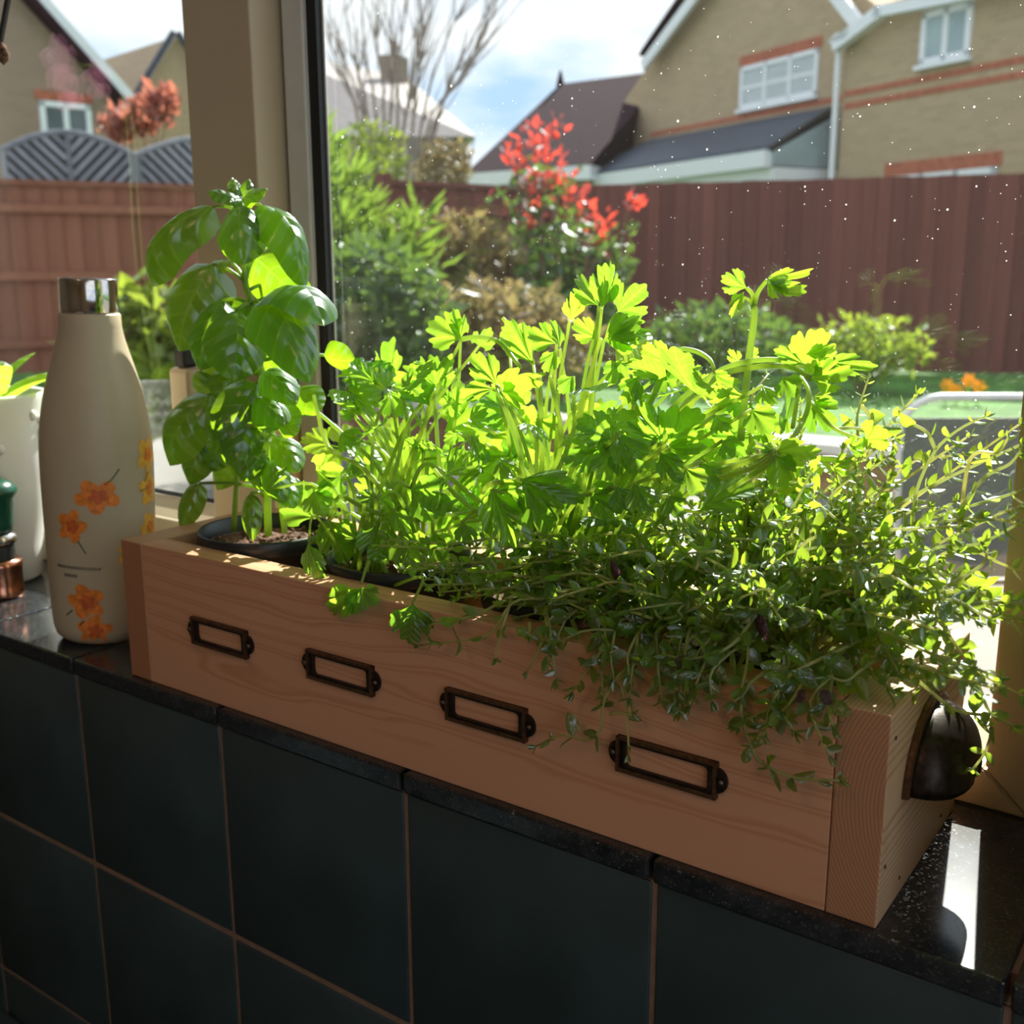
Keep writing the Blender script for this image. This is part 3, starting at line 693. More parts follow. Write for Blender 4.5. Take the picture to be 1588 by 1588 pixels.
# barge boards and roof of the gable
def bar(p, q, o0, o1, wdt, mat, parent, name):
    p = Vector((p[0], p[1])); q = Vector((q[0], q[1])); dd = (q - p).normalized(); nn = Vector((-dd.y, dd.x)) * wdt
    return mobj(name, f.poly([(p.x, p.y), (q.x, q.y), (q.x + nn.x, q.y + nn.y), (p.x + nn.x, p.y + nn.y)], o0, o1), mat, parent)
e0 = fp(993, 95, OB2 + 0.3); e1 = fp(1185, -165, OB2 + 0.3); e2 = fp(1345, 42, OB2 + 0.3)
bar(e0, e1, OB2 + 0.22, OB2 + 0.3, 0.20, M['white_paint'], hr, 'barge_board')
bar(e1, e2, OB2 + 0.22, OB2 + 0.3, 0.20, M['white_paint'], hr, 'barge_board')
up = 0.22
mobj('roof', f.poly([(e0[0] - 0.05, e0[1] + 0.20), (e1[0], e1[1] + 0.34), (e1[0], e1[1] + 0.20), (e0[0] + 0.05, e0[1] + 0.1)], OB2 - 5.2, OB2 + 0.32), M['purple_roof'], hr)
# projecting bay on the right
bx0 = fp(1309, 100)[0]; bx1 = fp(1900, 100)[0]
bw = mobj('wall', f.poly([(bx0, GZ), (bx1, GZ), (bx1, fp(1900, -140)[1]), (fp(1365, 8)[0], fp(1365, 8)[1]), (bx0, fp(1309, 55)[1])], -4.5, 0.0), M['buff'], hr); uv_project(bw, f)
bar(fp(1288, 62, 0.25), fp(1362, 6, 0.25), 0.1, 0.25, 0.17, M['white_paint'], hr, 'barge_board')
bar(fp(1355, 10, 0.25), fp(1700, -62, 0.25), 0.1, 0.25, 0.14, M['white_paint'], hr, 'gutter')
mobj('soffit', f.poly([fp(1284, 66, 0.25), fp(1310, 60, 0.25), fp(1318, 45, 0.25), fp(1295, 52, 0.25)], 0.0, 0.25), M['white_paint'], hr)
for (ya, yb) in ((165, 115), (143, 96)):
    sA, zA = fp(1310, ya); sB, zB = fp(1588, yb); zm = (zA + zB) / 2
    mobj('brick_band', f.boxp(sA, bx1, zm - 0.04, zm + 0.04, -0.01, 0.012), M['redbrick'], hr)
sA, zA = fp(1030, 200, OB2); mobj('brick_band', f.boxp(gx0, bx0 - 0.02, fp(1150, 182, OB2)[1] - 0.04, fp(1150, 182, OB2)[1] + 0.04, OB2 - 0.01, OB2 + 0.012), M['redbrick'], hr)
mobj('drainpipe', tube([f.w(fp(1301, 75, 0.08)[0], fp(1301, 75, 0.08)[1], 0.08), f.w(fp(1301, 75, 0.08)[0], GZ, 0.08)], 0.045, 8), M['white_paint'], hr)
house_window(f, hr, 1148, 74, 1272, 172, 3, M['pane_pale'], 0.075, OB2, lintel=58, shutters=True)
house_window(f, hr, 1427, 0, 1512, 104, 2, M['pane_pale'], 0.085, 0.0)
house_window(f, hr, 1372, 258, 1548, 330, 3, M['pane_dark'], 0.09, 0.0, lintel=238)
# lean-to conservatory in front of the gable wing
A1, A2 = fp(1003, 208, OB2 + 0.02), fp(1298, 186, OB2 + 0.02)
zt = (A1[1] + A2[1]) / 2 + 0.05
lt = hr
OE = OB2 + 1.5
B1, B2 = fp(884, 266, OE), fp(1192, 252, OE); zb = (B1[1] + B2[1]) / 2
mobj('lean_to_roof', hull([f.w(A1[0] - 0.2, zt, OB2 + 0.02), f.w(A2[0], zt, OB2 + 0.02), f.w(A1[0] - 0.2, zt - 0.12, OB2 + 0.02), f.w(A2[0], zt - 0.12, OB2 + 0.02),
                           f.w(B1[0], zb, OE), f.w(B2[0], zb, OE), f.w(B1[0], zb + 0.08, OE), f.w(B2[0], zb + 0.08, OE)]), M['slate'], hr)
mobj('lean_to_gutter', f.boxp(B1[0], B2[0], zb - 0.22, zb + 0.02, OE - 0.05, OE + 0.08), M['white_paint'], hr)
mobj('lean_to_frame', f.boxp(B1[0] + 0.1, B2[0] - 0.05, GZ, zb - 0.22, OB2 + 0.02, OE - 0.06), M['white_paint'], hr)
sb = B2[0]
tri = [f.w(sb, zb - 0.2, OE - 0.05), f.w(sb, zb, OE - 0.05), f.w(sb, zt - 0.1, OB2 + 0.05), f.w(sb, zb - 0.2, OB2 + 0.05)]
mobj('lean_to_side', prism(tri, f.d * -0.04), M['pane_pale'], hr)
mobj('verge_trim', tube([f.w(sb, zb + 0.03, OE), f.w(A2[0], zt - 0.03, OB2 + 0.05)], 0.05, 6), M['pot'], hr)

# plum-roofed house behind
hp = thing('plum_roof_house', atz(880, 400, 21), 'house with dark plum tiled hipped roof left of the brick gable', 'house'); OP = Vector(hp.location); OP.z = GZ; hp.location = OP
R1, R2 = atz(869, 130, 24), atz(1040, 108, 22.5)
E1, E2 = atz(722, 272, 21.5), atz(915, 290, 19.8)
Eb = atz(850, 265, 29); Eb2 = atz(1080, 265, 27)
for q in (E1, E2, Eb, Eb2): q.z = 2.08
mobj('roof', rel(hull([R1, R2, E1, E2, Eb, Eb2]), OP), M['purple_roof'], hp)
mobj('fascia', rel(hull([p + Vector((0, 0, q)) for p in (E1, E2, Eb, Eb2) for q in (-0.26, -0.01)]), OP), M['white_paint'], hp)
cx = (E1 + E2 + Eb + Eb2) / 4
def shrink(p, k, z): q = cx + (p - cx) * k; q.z = z; return q
mobj('wall', rel(hull([shrink(p, 0.93, z) for p in (E1, E2, Eb, Eb2) for z in (GZ, 1.80)]), OP), M['buff'], hp)
o_ = hp.children[-1]; uv_project(o_, f)
mobj('finial', rel(tube([R1 + Vector((0, 0, -0.05)), R1 + Vector((0, 0, 0.12)), R1 + Vector((0, 0, 0.28))], [0.10, 0.06, 0.02], 8), OP), M['purple_roof'], hp)
# pale-roofed house with chimney
hw = thing('pale_roof_house', atz(600, 400, 30), 'distant cream house with sunlit pale roof and brick chimney', 'house'); OW = Vector(hw.location); OW.z = GZ; hw.location = OW
r1, r2 = atz(395, 70, 31), atz(632, 120, 33)
a1, a2 = atz(395, 196, 28), atz(738, 226, 28.5); b1, b2 = atz(420, 190, 37), atz(700, 214, 38)
zc = (a1.z + a2.z) / 2
for q in (a1, a2, b1, b2): q.z = zc
mobj('roof', rel(hull([r1, r2, a1, a2, b1, b2]), OW), M['pale_roof'], hw)
cw = (a1 + a2 + b1 + b2) / 4
mobj('wall', rel(hull([Vector((cw.x + (p.x - cw.x) * 0.93, cw.y + (p.y - cw.y) * 0.93, z)) for p in (a1, a2, b1, b2) for z in (GZ, zc - 0.05)]), OW), M['cream_wall'], hw)
c0 = atz(612, 122, 32)
ch = mobj('chimney', rel(hull([c0 + CR * sx + Vector((0, sy, sz)) for sx in (-0.22, 0.22) for sy in (-0.3, 0.3) for sz in (-0.4, 0.62)]), OW), M['bark'], hw)
mobj('chimney_pot', rel(tube([c0 + Vector((0, 0, 0.62)), c0 + Vector((0, 0, 1.05))], 0.11, 8), OW), M['bark'], ch)
for px in (560, 640, 690):
    q0, q1 = atz(px - 9, 214, 27.6), atz(px + 9, 250, 27.6)
    mobj('window', rel(hull([Vector((p.x, p.y + dy, z)) for p in (q0, q1) for dy in (0, 0.1) for z in (q0.z, q1.z)]), OW), M['pane_dark'], hw)
# houses seen through the left pane
f2 = Facade((2600, 414), 100, 17.0)
hl_ = thing('gable_house', f2.P, 'brown brick gable house with white barge board, through the left pane', 'house')
f_keep = f; f = f2
pk = f2.pix(-60, -100); ev = f2.pix(192, 165)
wl_ = mobj('wall', f2.poly([(ev[0], GZ), (ev[0], ev[1]), pk, (2 * pk[0] - ev[0], ev[1]), (2 * pk[0] - ev[0], GZ)], -7.0, 0.0), M['brown'], hl_); uv_project(wl_, f2)
bar(f2.pix(205, 172, 0.25), f2.pix(-60, -122, 0.25), 0.12, 0.25, -0.22, M['white_paint'], hl_, 'barge_board')
mobj('roof', f2.poly([f2.pix(207, 166, 0.28), f2.pix(-60, -136, 0.28), f2.pix(-60, -120, 0.28), f2.pix(203, 172, 0.28)], -7.2, 0.28), M['purple_roof'], hl_)
mobj('gutter', tube([f2.w(*f2.pix(197, 172, 0.3), 0.3), f2.w(f2.pix(197, 172, 0.3)[0], f2.pix(197, 172, 0.3)[1], -6)], 0.09, 8), M['white_paint'], hl_)
house_window(f2, hl_, 67, 163, 139, 240, 2, M['pane_dark'], 0.085, 0.0, lintel=148)
f3 = Facade((2600, 414), 260, 22.0)
hg = thing('far_gable_house', f3.P, 'plain buff gable end rising beside the window post, further back', 'house')
f = f3
pk = f3.pix(274, 56); ev = f3.pix(208, 165)
w3 = mobj('wall', f3.poly([(ev[0], GZ), (ev[0], ev[1]), pk, (2 * pk[0] - ev[0], ev[1]), (2 * pk[0] - ev[0], GZ)], -7.0, 0.0), M['buff'], hg); uv_project(w3, f3)
bar(f3.pix(203, 170, 0.2), f3.pix(274, 52, 0.2), 0.1, 0.2, 0.10, M['slate'], hg, 'verge')
bar(f3.pix(274, 52, 0.2), (2 * pk[0] - ev[0], ev[1]), 0.1, 0.2, 0.10, M['slate'], hg, 'verge')
f = f_keep

# ---- planting in the garden
def leaves(n, sampler, size, mat, root, name='foliage', asp=0.5):
    V, F = [], []
    for _ in range(n):
        p, dirn = sampler()
        d = Vector(dirn) if dirn is not None else Vector((random.gauss(0, 1), random.gauss(0, 1), random.gauss(0, 1)))
        d.normalize(); a = d.cross(Vector((random.gauss(0, 1), random.gauss(0, 1), random.gauss(0, 1))))
        if a.length < 1e-3: continue
        a.normalize(); L_ = size * random.uniform(0.6, 1.3); k = len(V); c = a.cross(d) * L_ * 0.08
        V += [p, p + d * L_ * 0.45 + a * L_ * asp * 0.5 + c, p + d * L_, p + d * L_ * 0.45 - a * L_ * asp * 0.5 + c]
        F += [(k, k + 1, k + 2, k + 3)]
    o = mobj(name, rel((V, F), root.location), mat, root); o['kind'] = 'stuff'; return o
def blob(c, rx, ry, rz):
    c = Vector(c)
    def s():
        v = Vector((random.gauss(0, 1), random.gauss(0, 1), random.gauss(0, 1))).normalized() * (random.random() ** 0.33)
        return c + Vector((v.x * rx, v.y * ry, v.z * rz)), None
    return s
def stems_to(root, base, tips, r0, mat, name='branch', bow=0.1):
    for t_ in tips:
        b = Vector(base); t_ = Vector(t_); m = b.lerp(t_, 0.5) + Vector((random.uniform(-bow, bow), random.uniform(-bow, bow), bow * 0.5))
        mobj(name, rel(tube(spline([b, m, t_], 6), [r0 * (1 - 0.75 * k / 6) for k in range(7)], 5), root.location), mat, root)
def ground(p): return Vector((p.x, p.y, GZ))
# conifer: upright feathery sprays
def conifer(name, px, Z, tips, label, size, n):
    b = ground(atz(px, 500, Z)); rt = thing(name, b, label, 'conifer')
    T = [atz(x, y, Z + dz) for x, y, dz in tips]
    stems_to(rt, b + Vector((0, 0, 0.05)), T, 0.022, M['twig'], bow=0.12)
    def s():
        t_ = random.choice(T); u = random.random() ** 0.7; ax = (t_ - b)
        p = b + ax * (0.12 + 0.88 * u); sp = (1.05 - u) * 0.30 + 0.03
        q = Vector((random.gauss(0, 1), random.gauss(0, 1), random.gauss(0, 0.7))) * sp * 0.6
        return p + q, ax.normalized() * 0.8 + q.normalized() * 0.9
    leaves(n, s, size, M['conifer'], rt, asp=0.22); return rt
conifer('conifer', 545, 6.6, [(505, 215, 0), (480, 190, 0.2), (500, 270, -0.2), (545, 270, 0), (650, 318, 0.1), (620, 350, -0.1), (520, 330, -0.3), (560, 320, 0.2), (590, 400, -0.3), (470, 230, 0), (450, 300, 0)],
        'feathery lime-green conifer right of the window post', 0.15, 3000)
# bare multi-stemmed tree beyond the fence
bt = thing('bare_tree', ground(atz(600, 500, 13.5)), 'bare multi-stemmed tree against the sky above the fence', 'tree')
b0 = Vector(bt.location)
tops = [(500, 20), (530, -40), (560, -30), (590, -60), (612, -50), (640, -30), (668, -40), (700, -60), (730, -20), (770, 10), (790, -40), (520, 60), (745, 60), (655, 60)]
for i, (x, y) in enumerate(tops):
    Zt = 13.5 + random.uniform(-0.8, 0.8)
    t_ = atz(x, y, Zt); m_ = atz(600 + (x - 600) * 0.42, 260 + (y - 260) * 0.25, Zt); bb = b0 + Vector((random.uniform(-0.25, 0.25), random.uniform(-0.25, 0.25), 0))
    P = spline([bb, m_, m_.lerp(t_, 0.5) + Vector((random.uniform(-.15, .15), 0, 0)), t_], 12)
    br = mobj('branch', rel(tube(P, [0.028 * (1 - 0.80 * k / (len(P) - 1)) for k in range(len(P))], 5), b0), M['bark'], bt)
    tw = []
    for k in range(11):
        u = random.randint(4, len(P) - 1); p = P[u]; d = (t_ - m_).normalized() + Vector((random.uniform(-.5, .5), random.uniform(-.5, .5), random.uniform(-0.1, .3)))
        tw.append(tube([p, p + d * 0.3, p + d * 0.62 + Vector((0, 0, 0.08))], [0.011, 0.007, 0.003], 4))
    mobj('twigs', rel(join(*tw), b0), M['bark'], br)
# yellowing hedge shrubs behind panel fence
for x, y, Z, r, nm, lb, mk in ((575, 232, 12.5, 0.34, 'budding_shrub', 'yellow-green budding shrub beyond the fence below the bare tree', 'lime'), (690, 245, 12.3, 0.25, 'bronze_bush', 'small bronze bush beyond the fence near the plum roof', 'bronze_shrub')):
    c = atz(x, y, Z); rt = thing(nm, ground(c), lb, 'shrub')
    stems_to(rt, ground(c), [c + Vector((random.uniform(-r, r), random.uniform(-r, r), random.uniform(-.1, r))) for _ in range(7)], 0.03, M['bark'])
    leaves(700, blob(c - Vector((0, 0, 0.1)), r * 1.5, r, r * 1.3), 0.09, M[mk], rt)
# red-tipped photinia
def photinia(px, Z, clusters, label, n_each, mat, size, base_leaf=True):
    b = ground(atz(px, 500, Z)); rt = thing('photinia', b, label, 'shrub')
    C_ = [atz(x, y, Z + random.uniform(-0.25, 0.25)) for x, y in clusters]
    stems_to(rt, b, C_, 0.016, M['twig'], bow=0.15)
    def s():
        c = random.choice(C_); return c + Vector((random.gauss(0, 0.05), random.gauss(0, 0.05), random.gauss(0, 0.05))), Vector((random.gauss(0, 0.7), random.gauss(0, 0.7), 0.8))
    leaves(n_each, s, size, mat, rt, 'red_foliage')
    if base_leaf:
        def s2():
            c = random.choice(C_); u = random.uniform(0.2, 0.9); return b.lerp(c, u) + Vector((random.gauss(0, 0.14), random.gauss(0, 0.14), random.gauss(0, 0.1))), None
        leaves(900, s2, 0.11, M['shrub'], rt, 'green_foliage')
photinia(870, 7.6, [(857, 205), (830, 218), (800, 232), (852, 245), (835, 240), (800, 250), (815, 275), (840, 290), (860, 280), (880, 300), (820, 295), (900, 318), (920, 325), (835, 328), (915, 345), (980, 315), (785, 330), (825, 355), (895, 305), (945, 350), (930, 378)],
         'shrub with bright red young leaves in front of the plum roof', 300, M['red_leaf'], 0.085)
photinia(205, 10.9, [(170, 200), (190, 190), (210, 175), (235, 170), (250, 185), (262, 165), (225, 205), (185, 215), (245, 160)], 'dull red shrub above the lattice fence, through the left pane', 600, M['pink_leaf'], 0.13, False)
# border shrubs under the fences
def bush(name, px, py, Z, rx, rz, n, mat, label, size=0.11):
    c = atz(px, py, Z); b = ground(c); rt = thing(name, b, label, 'shrub')
    stems_to(rt, b, [c + Vector((random.uniform(-rx, rx) * 0.7, random.uniform(-.2, .2), random.uniform(-rz * 0.2, rz * 0.8))) for _ in range(9)], 0.014, M['twig'])
    leaves(n, blob(c, rx, rx * 0.7, rz), size, M[mat], rt); return rt
bush('dried_shrub', 690, 430, 7.6, 0.55, 0.44, 1800, 'bronze_shrub', 'brown feathery shrub left of centre below the panel fence', 0.12)
bush('evergreen_bush', 895, 440, 8.0, 0.42, 0.36, 1100, 'shrub', 'dark green bush under the red-leaved shrub')
bush('evergreen_bush', 560, 500, 5.8, 0.55, 0.42, 1800, 'shrub', 'dark bush at the foot of the lime-green conifer')
bush('bronze_bush', 770, 520, 6.2, 0.60, 0.30, 1300, 'bronze_shrub', 'low bronze bush in the bed below the brown feathery shrub')
bush('border_shrub', 1120, 530, 8.3, 0.62, 0.30, 900, 'shrub', 'loose green shrub against the right fence behind the tall parsley sprig')
bush('lime_shrub', 1340, 540, 8.0, 0.50, 0.24, 700, 'lime', 'yellow-green low shrub at the right fence foot', 0.09)
# lower bed behind left pane
bush('lime_shrub', 230, 560, 6.0, 0.35, 0.45, 700, 'lime', 'pale arching shrub behind the water bottle, through the left pane', 0.16)
# yellow flowers on the lawn edge
for k, (x, y) in enumerate(((1468, 598), (1502, 590), (1518, 600), (1484, 606))):
    p = atz(x, y, 7.4); rt = thing('yellow_flower', ground(p), ('leftmost', 'topmost', 'rightmost', 'lowest')[k] + ' yellow flower in the grass above the grey garden chair', 'flower', 'yellow flowers by the lawn')
    mobj('stem', rel(tube([ground(p), p], 0.006, 4), rt.location), M['basil_stem'], rt)
    for q in range(6):
        a = q * pi / 3; d = Vector((cos(a), 0.35, sin(a))).normalized(); tt = Vector((-sin(a), 0, cos(a)))
        mobj('petal', rel(([p, p + d * 0.03 + tt * 0.018, p + d * 0.06, p + d * 0.03 - tt * 0.018, p + Vector((0, 0.008, 0))], [(0, 1, 2, 3), (4, 3, 2, 1)]), rt.location), M['yellow'], rt)
# tubular garden chair on the patio
gc_ = atz(1590, 700, 2.6); gc_.z = PZ0
ch_ = thing('garden_chair', gc_, 'grey tubular garden chair with dark mesh back outside the window', 'chair')
lat = Vector((CR.x, CR.y, 0)).normalized(); bk = Vector((-lat.y, lat.x, 0))
zt_ = atz(1500, 613, 2.6).z - PZ0; hw_ = 0.305
P = [lat * -hw_ + Vector((0, 0, 0.42)) - bk * 0.06, lat * -hw_ + Vector((0, 0, zt_ - 0.10))]
for k in range(7):
    a = pi - k / 6 * pi / 2; P.append(lat * (-hw_ + 0.09 + 0.09 * cos(a)) + Vector((0, 0, zt_ - 0.09 + 0.09 * sin(a))))
P2 = [Vector((-1 * 0, 0, 0)) + (lat * (-p.dot(lat)) + Vector((0, 0, p.z)) + bk * p.dot(bk)) for p in reversed(P)]
mobj('back_frame', tube(P + P2, 0.0085, 8), M['chair_metal'], ch_, True)
mobj('back_sling', hull([lat * (sx * (hw_ - 0.012)) + Vector((0, 0, z)) + bk * o for sx in (-1, 1) for z in (0.44, zt_ - 0.05) for o in (-0.003, 0.003)]), M['chair_mesh'], ch_)
mobj('seat', hull([lat * (sx * (hw_ - 0.012)) + Vector((0, 0, z)) + bk * o for sx in (-1, 1) for z in (0.41, 0.425) for o in (0.03, 0.50)]), M['chair_mesh'], ch_)
for sx in (-1, 1):
    mobj('leg', tube([lat * (sx * hw_) - bk * 0.10, lat * (sx * hw_) + bk * -0.06 + Vector((0, 0, 0.43))], 0.010, 8), M['chair_metal'], ch_)
    mobj('leg', tube([lat * (sx * hw_) + bk * 0.52, lat * (sx * hw_) + bk * 0.50 + Vector((0, 0, 0.42))], 0.010, 8), M['chair_metal'], ch_)

# ================================================================ things on the sill
# water bottle with printed flowers
BP = Vector((-0.092, 0.0435, 0.0))
bo = thing('water_bottle', BP, 'cream metal water bottle with orange flower print and steel cap', 'bottle')
prof = [(0.0, 0.0), (0.026, 0.0), (0.031, 0.0012), (0.0345, 0.005), (0.0362, 0.011), (0.0370, 0.024), (0.0380, 0.06), (0.0388, 0.10), (0.0391, 0.125), (0.0387, 0.144), (0.0368, 0.163),
        (0.0333, 0.182), (0.0282, 0.201), (0.0232, 0.218), (0.0212, 0.228), (0.0209, 0.236), (0.0200, 0.2372), (0.0, 0.2372)]
def dense(pr, k=4):
    out = [pr[0]]
    for a, b in zip(pr[:-1], pr[1:]): out += [(a[0] + (b[0] - a[0]) * j / k, a[1] + (b[1] - a[1]) * j / k) for j in range(1, k + 1)]
    return out
def smooth_prof(pr):
    P = spline([(r, 0, z) for r, z in pr[5:15]], 45); return pr[:5] + [(p.x, p.z) for p in P] + pr[15:]
sprof = smooth_prof(prof)
def rad(z):
    for a, b in zip(sprof[1:-2], sprof[2:-1]):
        if a[1] <= z <= b[1] and b[1] > a[1]: return a[0] + (b[0] - a[0]) * (z - a[1]) / (b[1] - a[1])
    return 0.037
mobj('body', lathe(sprof, 64), M['bottle'], bo, True)
mobj('cap', lathe([(0.0, 0.2374), (0.0192, 0.2374), (0.0196, 0.2382), (0.0196, 0.2600), (0.0190, 0.2612), (0.0, 0.2614)], 48), M['steel'], bo, False)
for p in bo.children[-1].data.polygons: p.use_smooth = abs(p.normal.z) < 0.5
tilt = Quaternion((CF.x, CF.y, 0), RAD(2.0)) ; bo.rotation_mode = 'QUATERNION'; bo.rotation_quaternion = tilt
tocam = math.atan2(EYE.y - BP.y, EYE.x - BP.x)
def on_bottle(ang, z, off=0.0004): r_ = rad(z) + off; return Vector((r_ * cos(ang), r_ * sin(ang), z))
def bpix(x, y):                    # pixel -> (angle, height) on the bottle
    z = 0.26 - (y - 430) / 570 * 0.268
    c = 145 + (y - 455) / 525 * 16; r_ = rad(max(z, 0.01)) * 1685 / 0.79
    q = max(-0.86, min(0.86, (x - c) / r_)); return tocam + math.asin(q), z
def decal(cx_, cz_, pts, mat, off, name):
    V = [on_bottle(cx_, cz_, off)]; ring = []
    n = len(pts)
    for k in (0.5, 1.0):
        for (u, w) in pts: V.append(on_bottle(cx_ + u * k / rad(cz_), cz_ + w * k, off))
    F = [(0, 1 + i, 1 + (i + 1) % n) for i in range(n)] + [(1 + i, 1 + n + i, 1 + n + (i + 1) % n, 1 + (i + 1) % n) for i in range(n)]
    return mobj(name, (V, F), mat, bo)
def flower(x, y, R, stem, mat, squash=1.0, rot=0.0, petals=5):
    a, z = bpix(x, y); R = R * 1.22 * 0.79 / 1685
    pts = []
    for k in range(60):
        w = 2 * pi * k / 60; rr = R * (0.62 + 0.38 * abs(cos(petals / 2 * (w + rot)))) * (1 + 0.05 * sin(7 * w)); pts.append((rr * cos(w), rr * sin(w) * squash))
    decal(a, z, pts, mat, 0.0003, 'flower_print')
    decal(a, z, [(p[0] * 0.45 + 0.001, p[1] * 0.45) for p in pts], M['petal_c'] if mat is M['petal'] else M['petal'], 0.0005, 'flower_centre')
    if stem:
        q = [bpix(*s) for s in stem]
        mobj('stem_print', tube([on_bottle(a_, z_, 0.0003) for a_, z_ in q], 0.0005, 4), M['print_g'], bo)
flower(150, 744, 29, [(160, 727), (170, 720), (182, 704)], M['petal'], 0.75, 0.4)
flower(113, 790, 20, [(122, 812), (133, 832)], M['petal'], 1.1, 0.0)
flower(131, 908, 24, [(112, 922), (104, 932)], M['petal'], 1.0, 0.7)
flower(142, 955, 22, [(128, 938), (122, 946)], M['petal'], 1.0, 1.1)
flower(231, 690, 22, [(224, 716), (219, 730)], M['petal_y'], 1.1, 0.2)
flower(239, 742, 20, [(226, 741), (212, 743)], M['petal_y'], 1.2, 0.9)
flower(228, 803, 20, None, M['petal_y'], 1.0, 0.5)
flower(196, 835, 17, None, M['petal_y'], 1.0, 0.0)
# tiny illegible signature above the lower flowers
def sq(x0, x1, y, n, amp):
    return tube([on_bottle(*bpix(x0 + (x1 - x0) * k / n, y + (x0 + (x1 - x0) * k / n - 92) * 0.05 + amp * (1 if k % 2 else -1)), 0.0003) for k in range(n + 1)], 0.00035, 4)
mobj('signature_print', sq(93, 153, 853, 34, 2.2), M['print_k'], bo)
mobj('signature_print', sq(102, 120, 866, 10, 2.6), M['print_k'], bo)

# white orchid pot at the left edge
OP_ = Vector((-0.296, 0.078, 0.0))
orc = thing('potted_orchid', OP_, 'tall white embossed pot with an orchid at the left edge of the sill', 'potted plant')
M['porcelain'] = plain('white_porcelain', (0.80, 0.80, 0.78), 0.25, 0, 0.02, 30, bump=0.0)
mobj('pot', lathe([(0.0, 0.0), (0.030, 0.0), (0.034, 0.004), (0.036, 0.03), (0.042, 0.06), (0.0475, 0.09), (0.0490, 0.13), (0.0500, 0.158), (0.0512, 0.162), (0.0500, 0.165), (0.0465, 0.163), (0.0455, 0.14), (0.0, 0.14)], 48), M['porcelain'], orc, True)
for k in range(28):
    a = random.uniform(-2.2, 0.9); z = random.uniform(0.115, 0.152); r0_ = 0.0490 + (z - 0.115) * 0.02
    V, F = lathe([(0.0, 0.0022), (0.003, 0.0018), (0.0048, 0.0), (0.0, 0.0)], 8)
    o = mobj('relief', (V, F), M['porcelain'], orc, True); o.location = (r0_ * cos(a), r0_ * sin(a), z); o.rotation_euler = (0, pi / 2, a)
# defined after the leaf builders below

# copper and green ornament in front of it
mi = thing('copper_mill', Vector((-0.245, 0.050, 0)), 'small copper mill with black collar and dark green flared top at the left edge', 'mill')
M['copper'] = plain('polished_copper', (0.55, 0.24, 0.15), 0.18, 1.0, 0.1, 60)
M['dkgreen'] = plain('dark_green_enamel', (0.005, 0.075, 0.045), 0.25)
mobj('copper_base', lathe([(0.0, 0.0), (0.0165, 0.0), (0.0172, 0.002), (0.0172, 0.006), (0.0165, 0.008), (0.0168, 0.024), (0.0174, 0.027), (0.0174, 0.031), (0.0, 0.032)], 32), M['copper'], mi, True)
mobj('black_collar', lathe([(0.0, 0.0322), (0.0125, 0.0322), (0.0125, 0.044), (0.0, 0.044)], 24), M['pot'], mi, False)
mobj('chrome_ring', lathe([(0.010, 0.0442), (0.0145, 0.0460), (0.0155, 0.0495), (0.0145, 0.053), (0.010, 0.0548)], 24), M['steel'], mi, True)
mobj('green_top', lathe([(0.0, 0.055), (0.0120, 0.055), (0.0135, 0.062), (0.0150, 0.082), (0.0190, 0.088), (0.0195, 0.0905), (0.0150, 0.096), (0.0090, 0.099), (0.0, 0.0995)], 24), M['dkgreen'], mi, True)

# ================================================================ leaf shapes (unit length along +Y, upper face +Z)
def blade(width, arch, cup, crease=0.03, nu=10, nv=6, tipp=1.15, twist=0.0, ruff=0.0):
    V, F = [], []
    for i in range(nu + 1):
        u = i / nu
        w = width * 0.5 * (sin(pi * u ** 0.80) ** 0.62 if 0 < u < 1 else 0.0)
        w *= 1.0 if u < 0.8 else 1.0 - 0.25 * (u - 0.8) / 0.2
        for j in range(nv + 1):
            v = -1 + 2 * j / nv
            tw = twist * (u - 0.5); x = v * w
            z = 4 * arch * u * (1 - u) - cup * v * v * w * 2 - crease * (1 - abs(v)) ** 3 * sin(pi * u) + ruff * sin(9 * u + 2 * v) * abs(v) * w
            V.append(Vector((x * cos(tw), u, z + x * sin(tw))))
    for i in range(nu):
        for j in range(nv):
            q = i * (nv + 1) + j; F.append((q, q + 1, q + nv + 2, q + nv + 1))
    return V, F
def fan(seed, lobes=3, spread=62, depth=0.42, arch=0.12, ruff=0.10, teeth=3):
    rnd = random.Random(seed); V, F = [], []; n = 54; rings = (0.12, 0.34, 0.56, 0.78, 1.0)
    V.append(Vector((0, 0, 0)))
    k1 = rnd.uniform(0.9, 1.1); ph = rnd.uniform(0, 6)
    for ri, r in enumerate(rings):
        for j in range(n + 1):
            t = -1 + 2 * j / n
            ang = RAD(spread) * t * (0.55 + 0.45 * r)
            q = (t + 1) / 2 * lobes
            fr_ = q - math.floor(q) if j < n else 1.0
            lob = 1 - depth * (abs(2 * fr_ - 1) ** 5.0) * (1.0 if 0.12 < (t + 1) / 2 < 0.88 else 0.75)
            tee = 1 - 0.085 * (abs(cos(pi * q * teeth)) ** 2.5)
            R = (0.60 + 0.40 * cos(1.75 * t)) * (lob * tee if ri == 4 else (1 - (1 - lob) * (0.62 if ri == 3 else 0.15 if ri == 2 else 0)))
            rr = r * R
            x, y = rr * sin(ang), rr * cos(ang)
            z = 4 * arch * y * (1 - y) * 0.6 - arch * 1.0 * x * x + ruff * r * r * sin(3.3 * t * k1 + ph) * 0.5 + ruff * 0.35 * r * sin(9 * t + ph)
            V.append(Vector((x, y, z)))
    for j in range(n): F.append((0, 2 + j, 1 + j))
    for ri in range(4):
        for j in range(n):
            a = 1 + ri * (n + 1) + j; F.append((a, a + 1, a + n + 2, a + n + 1))
    return V, F
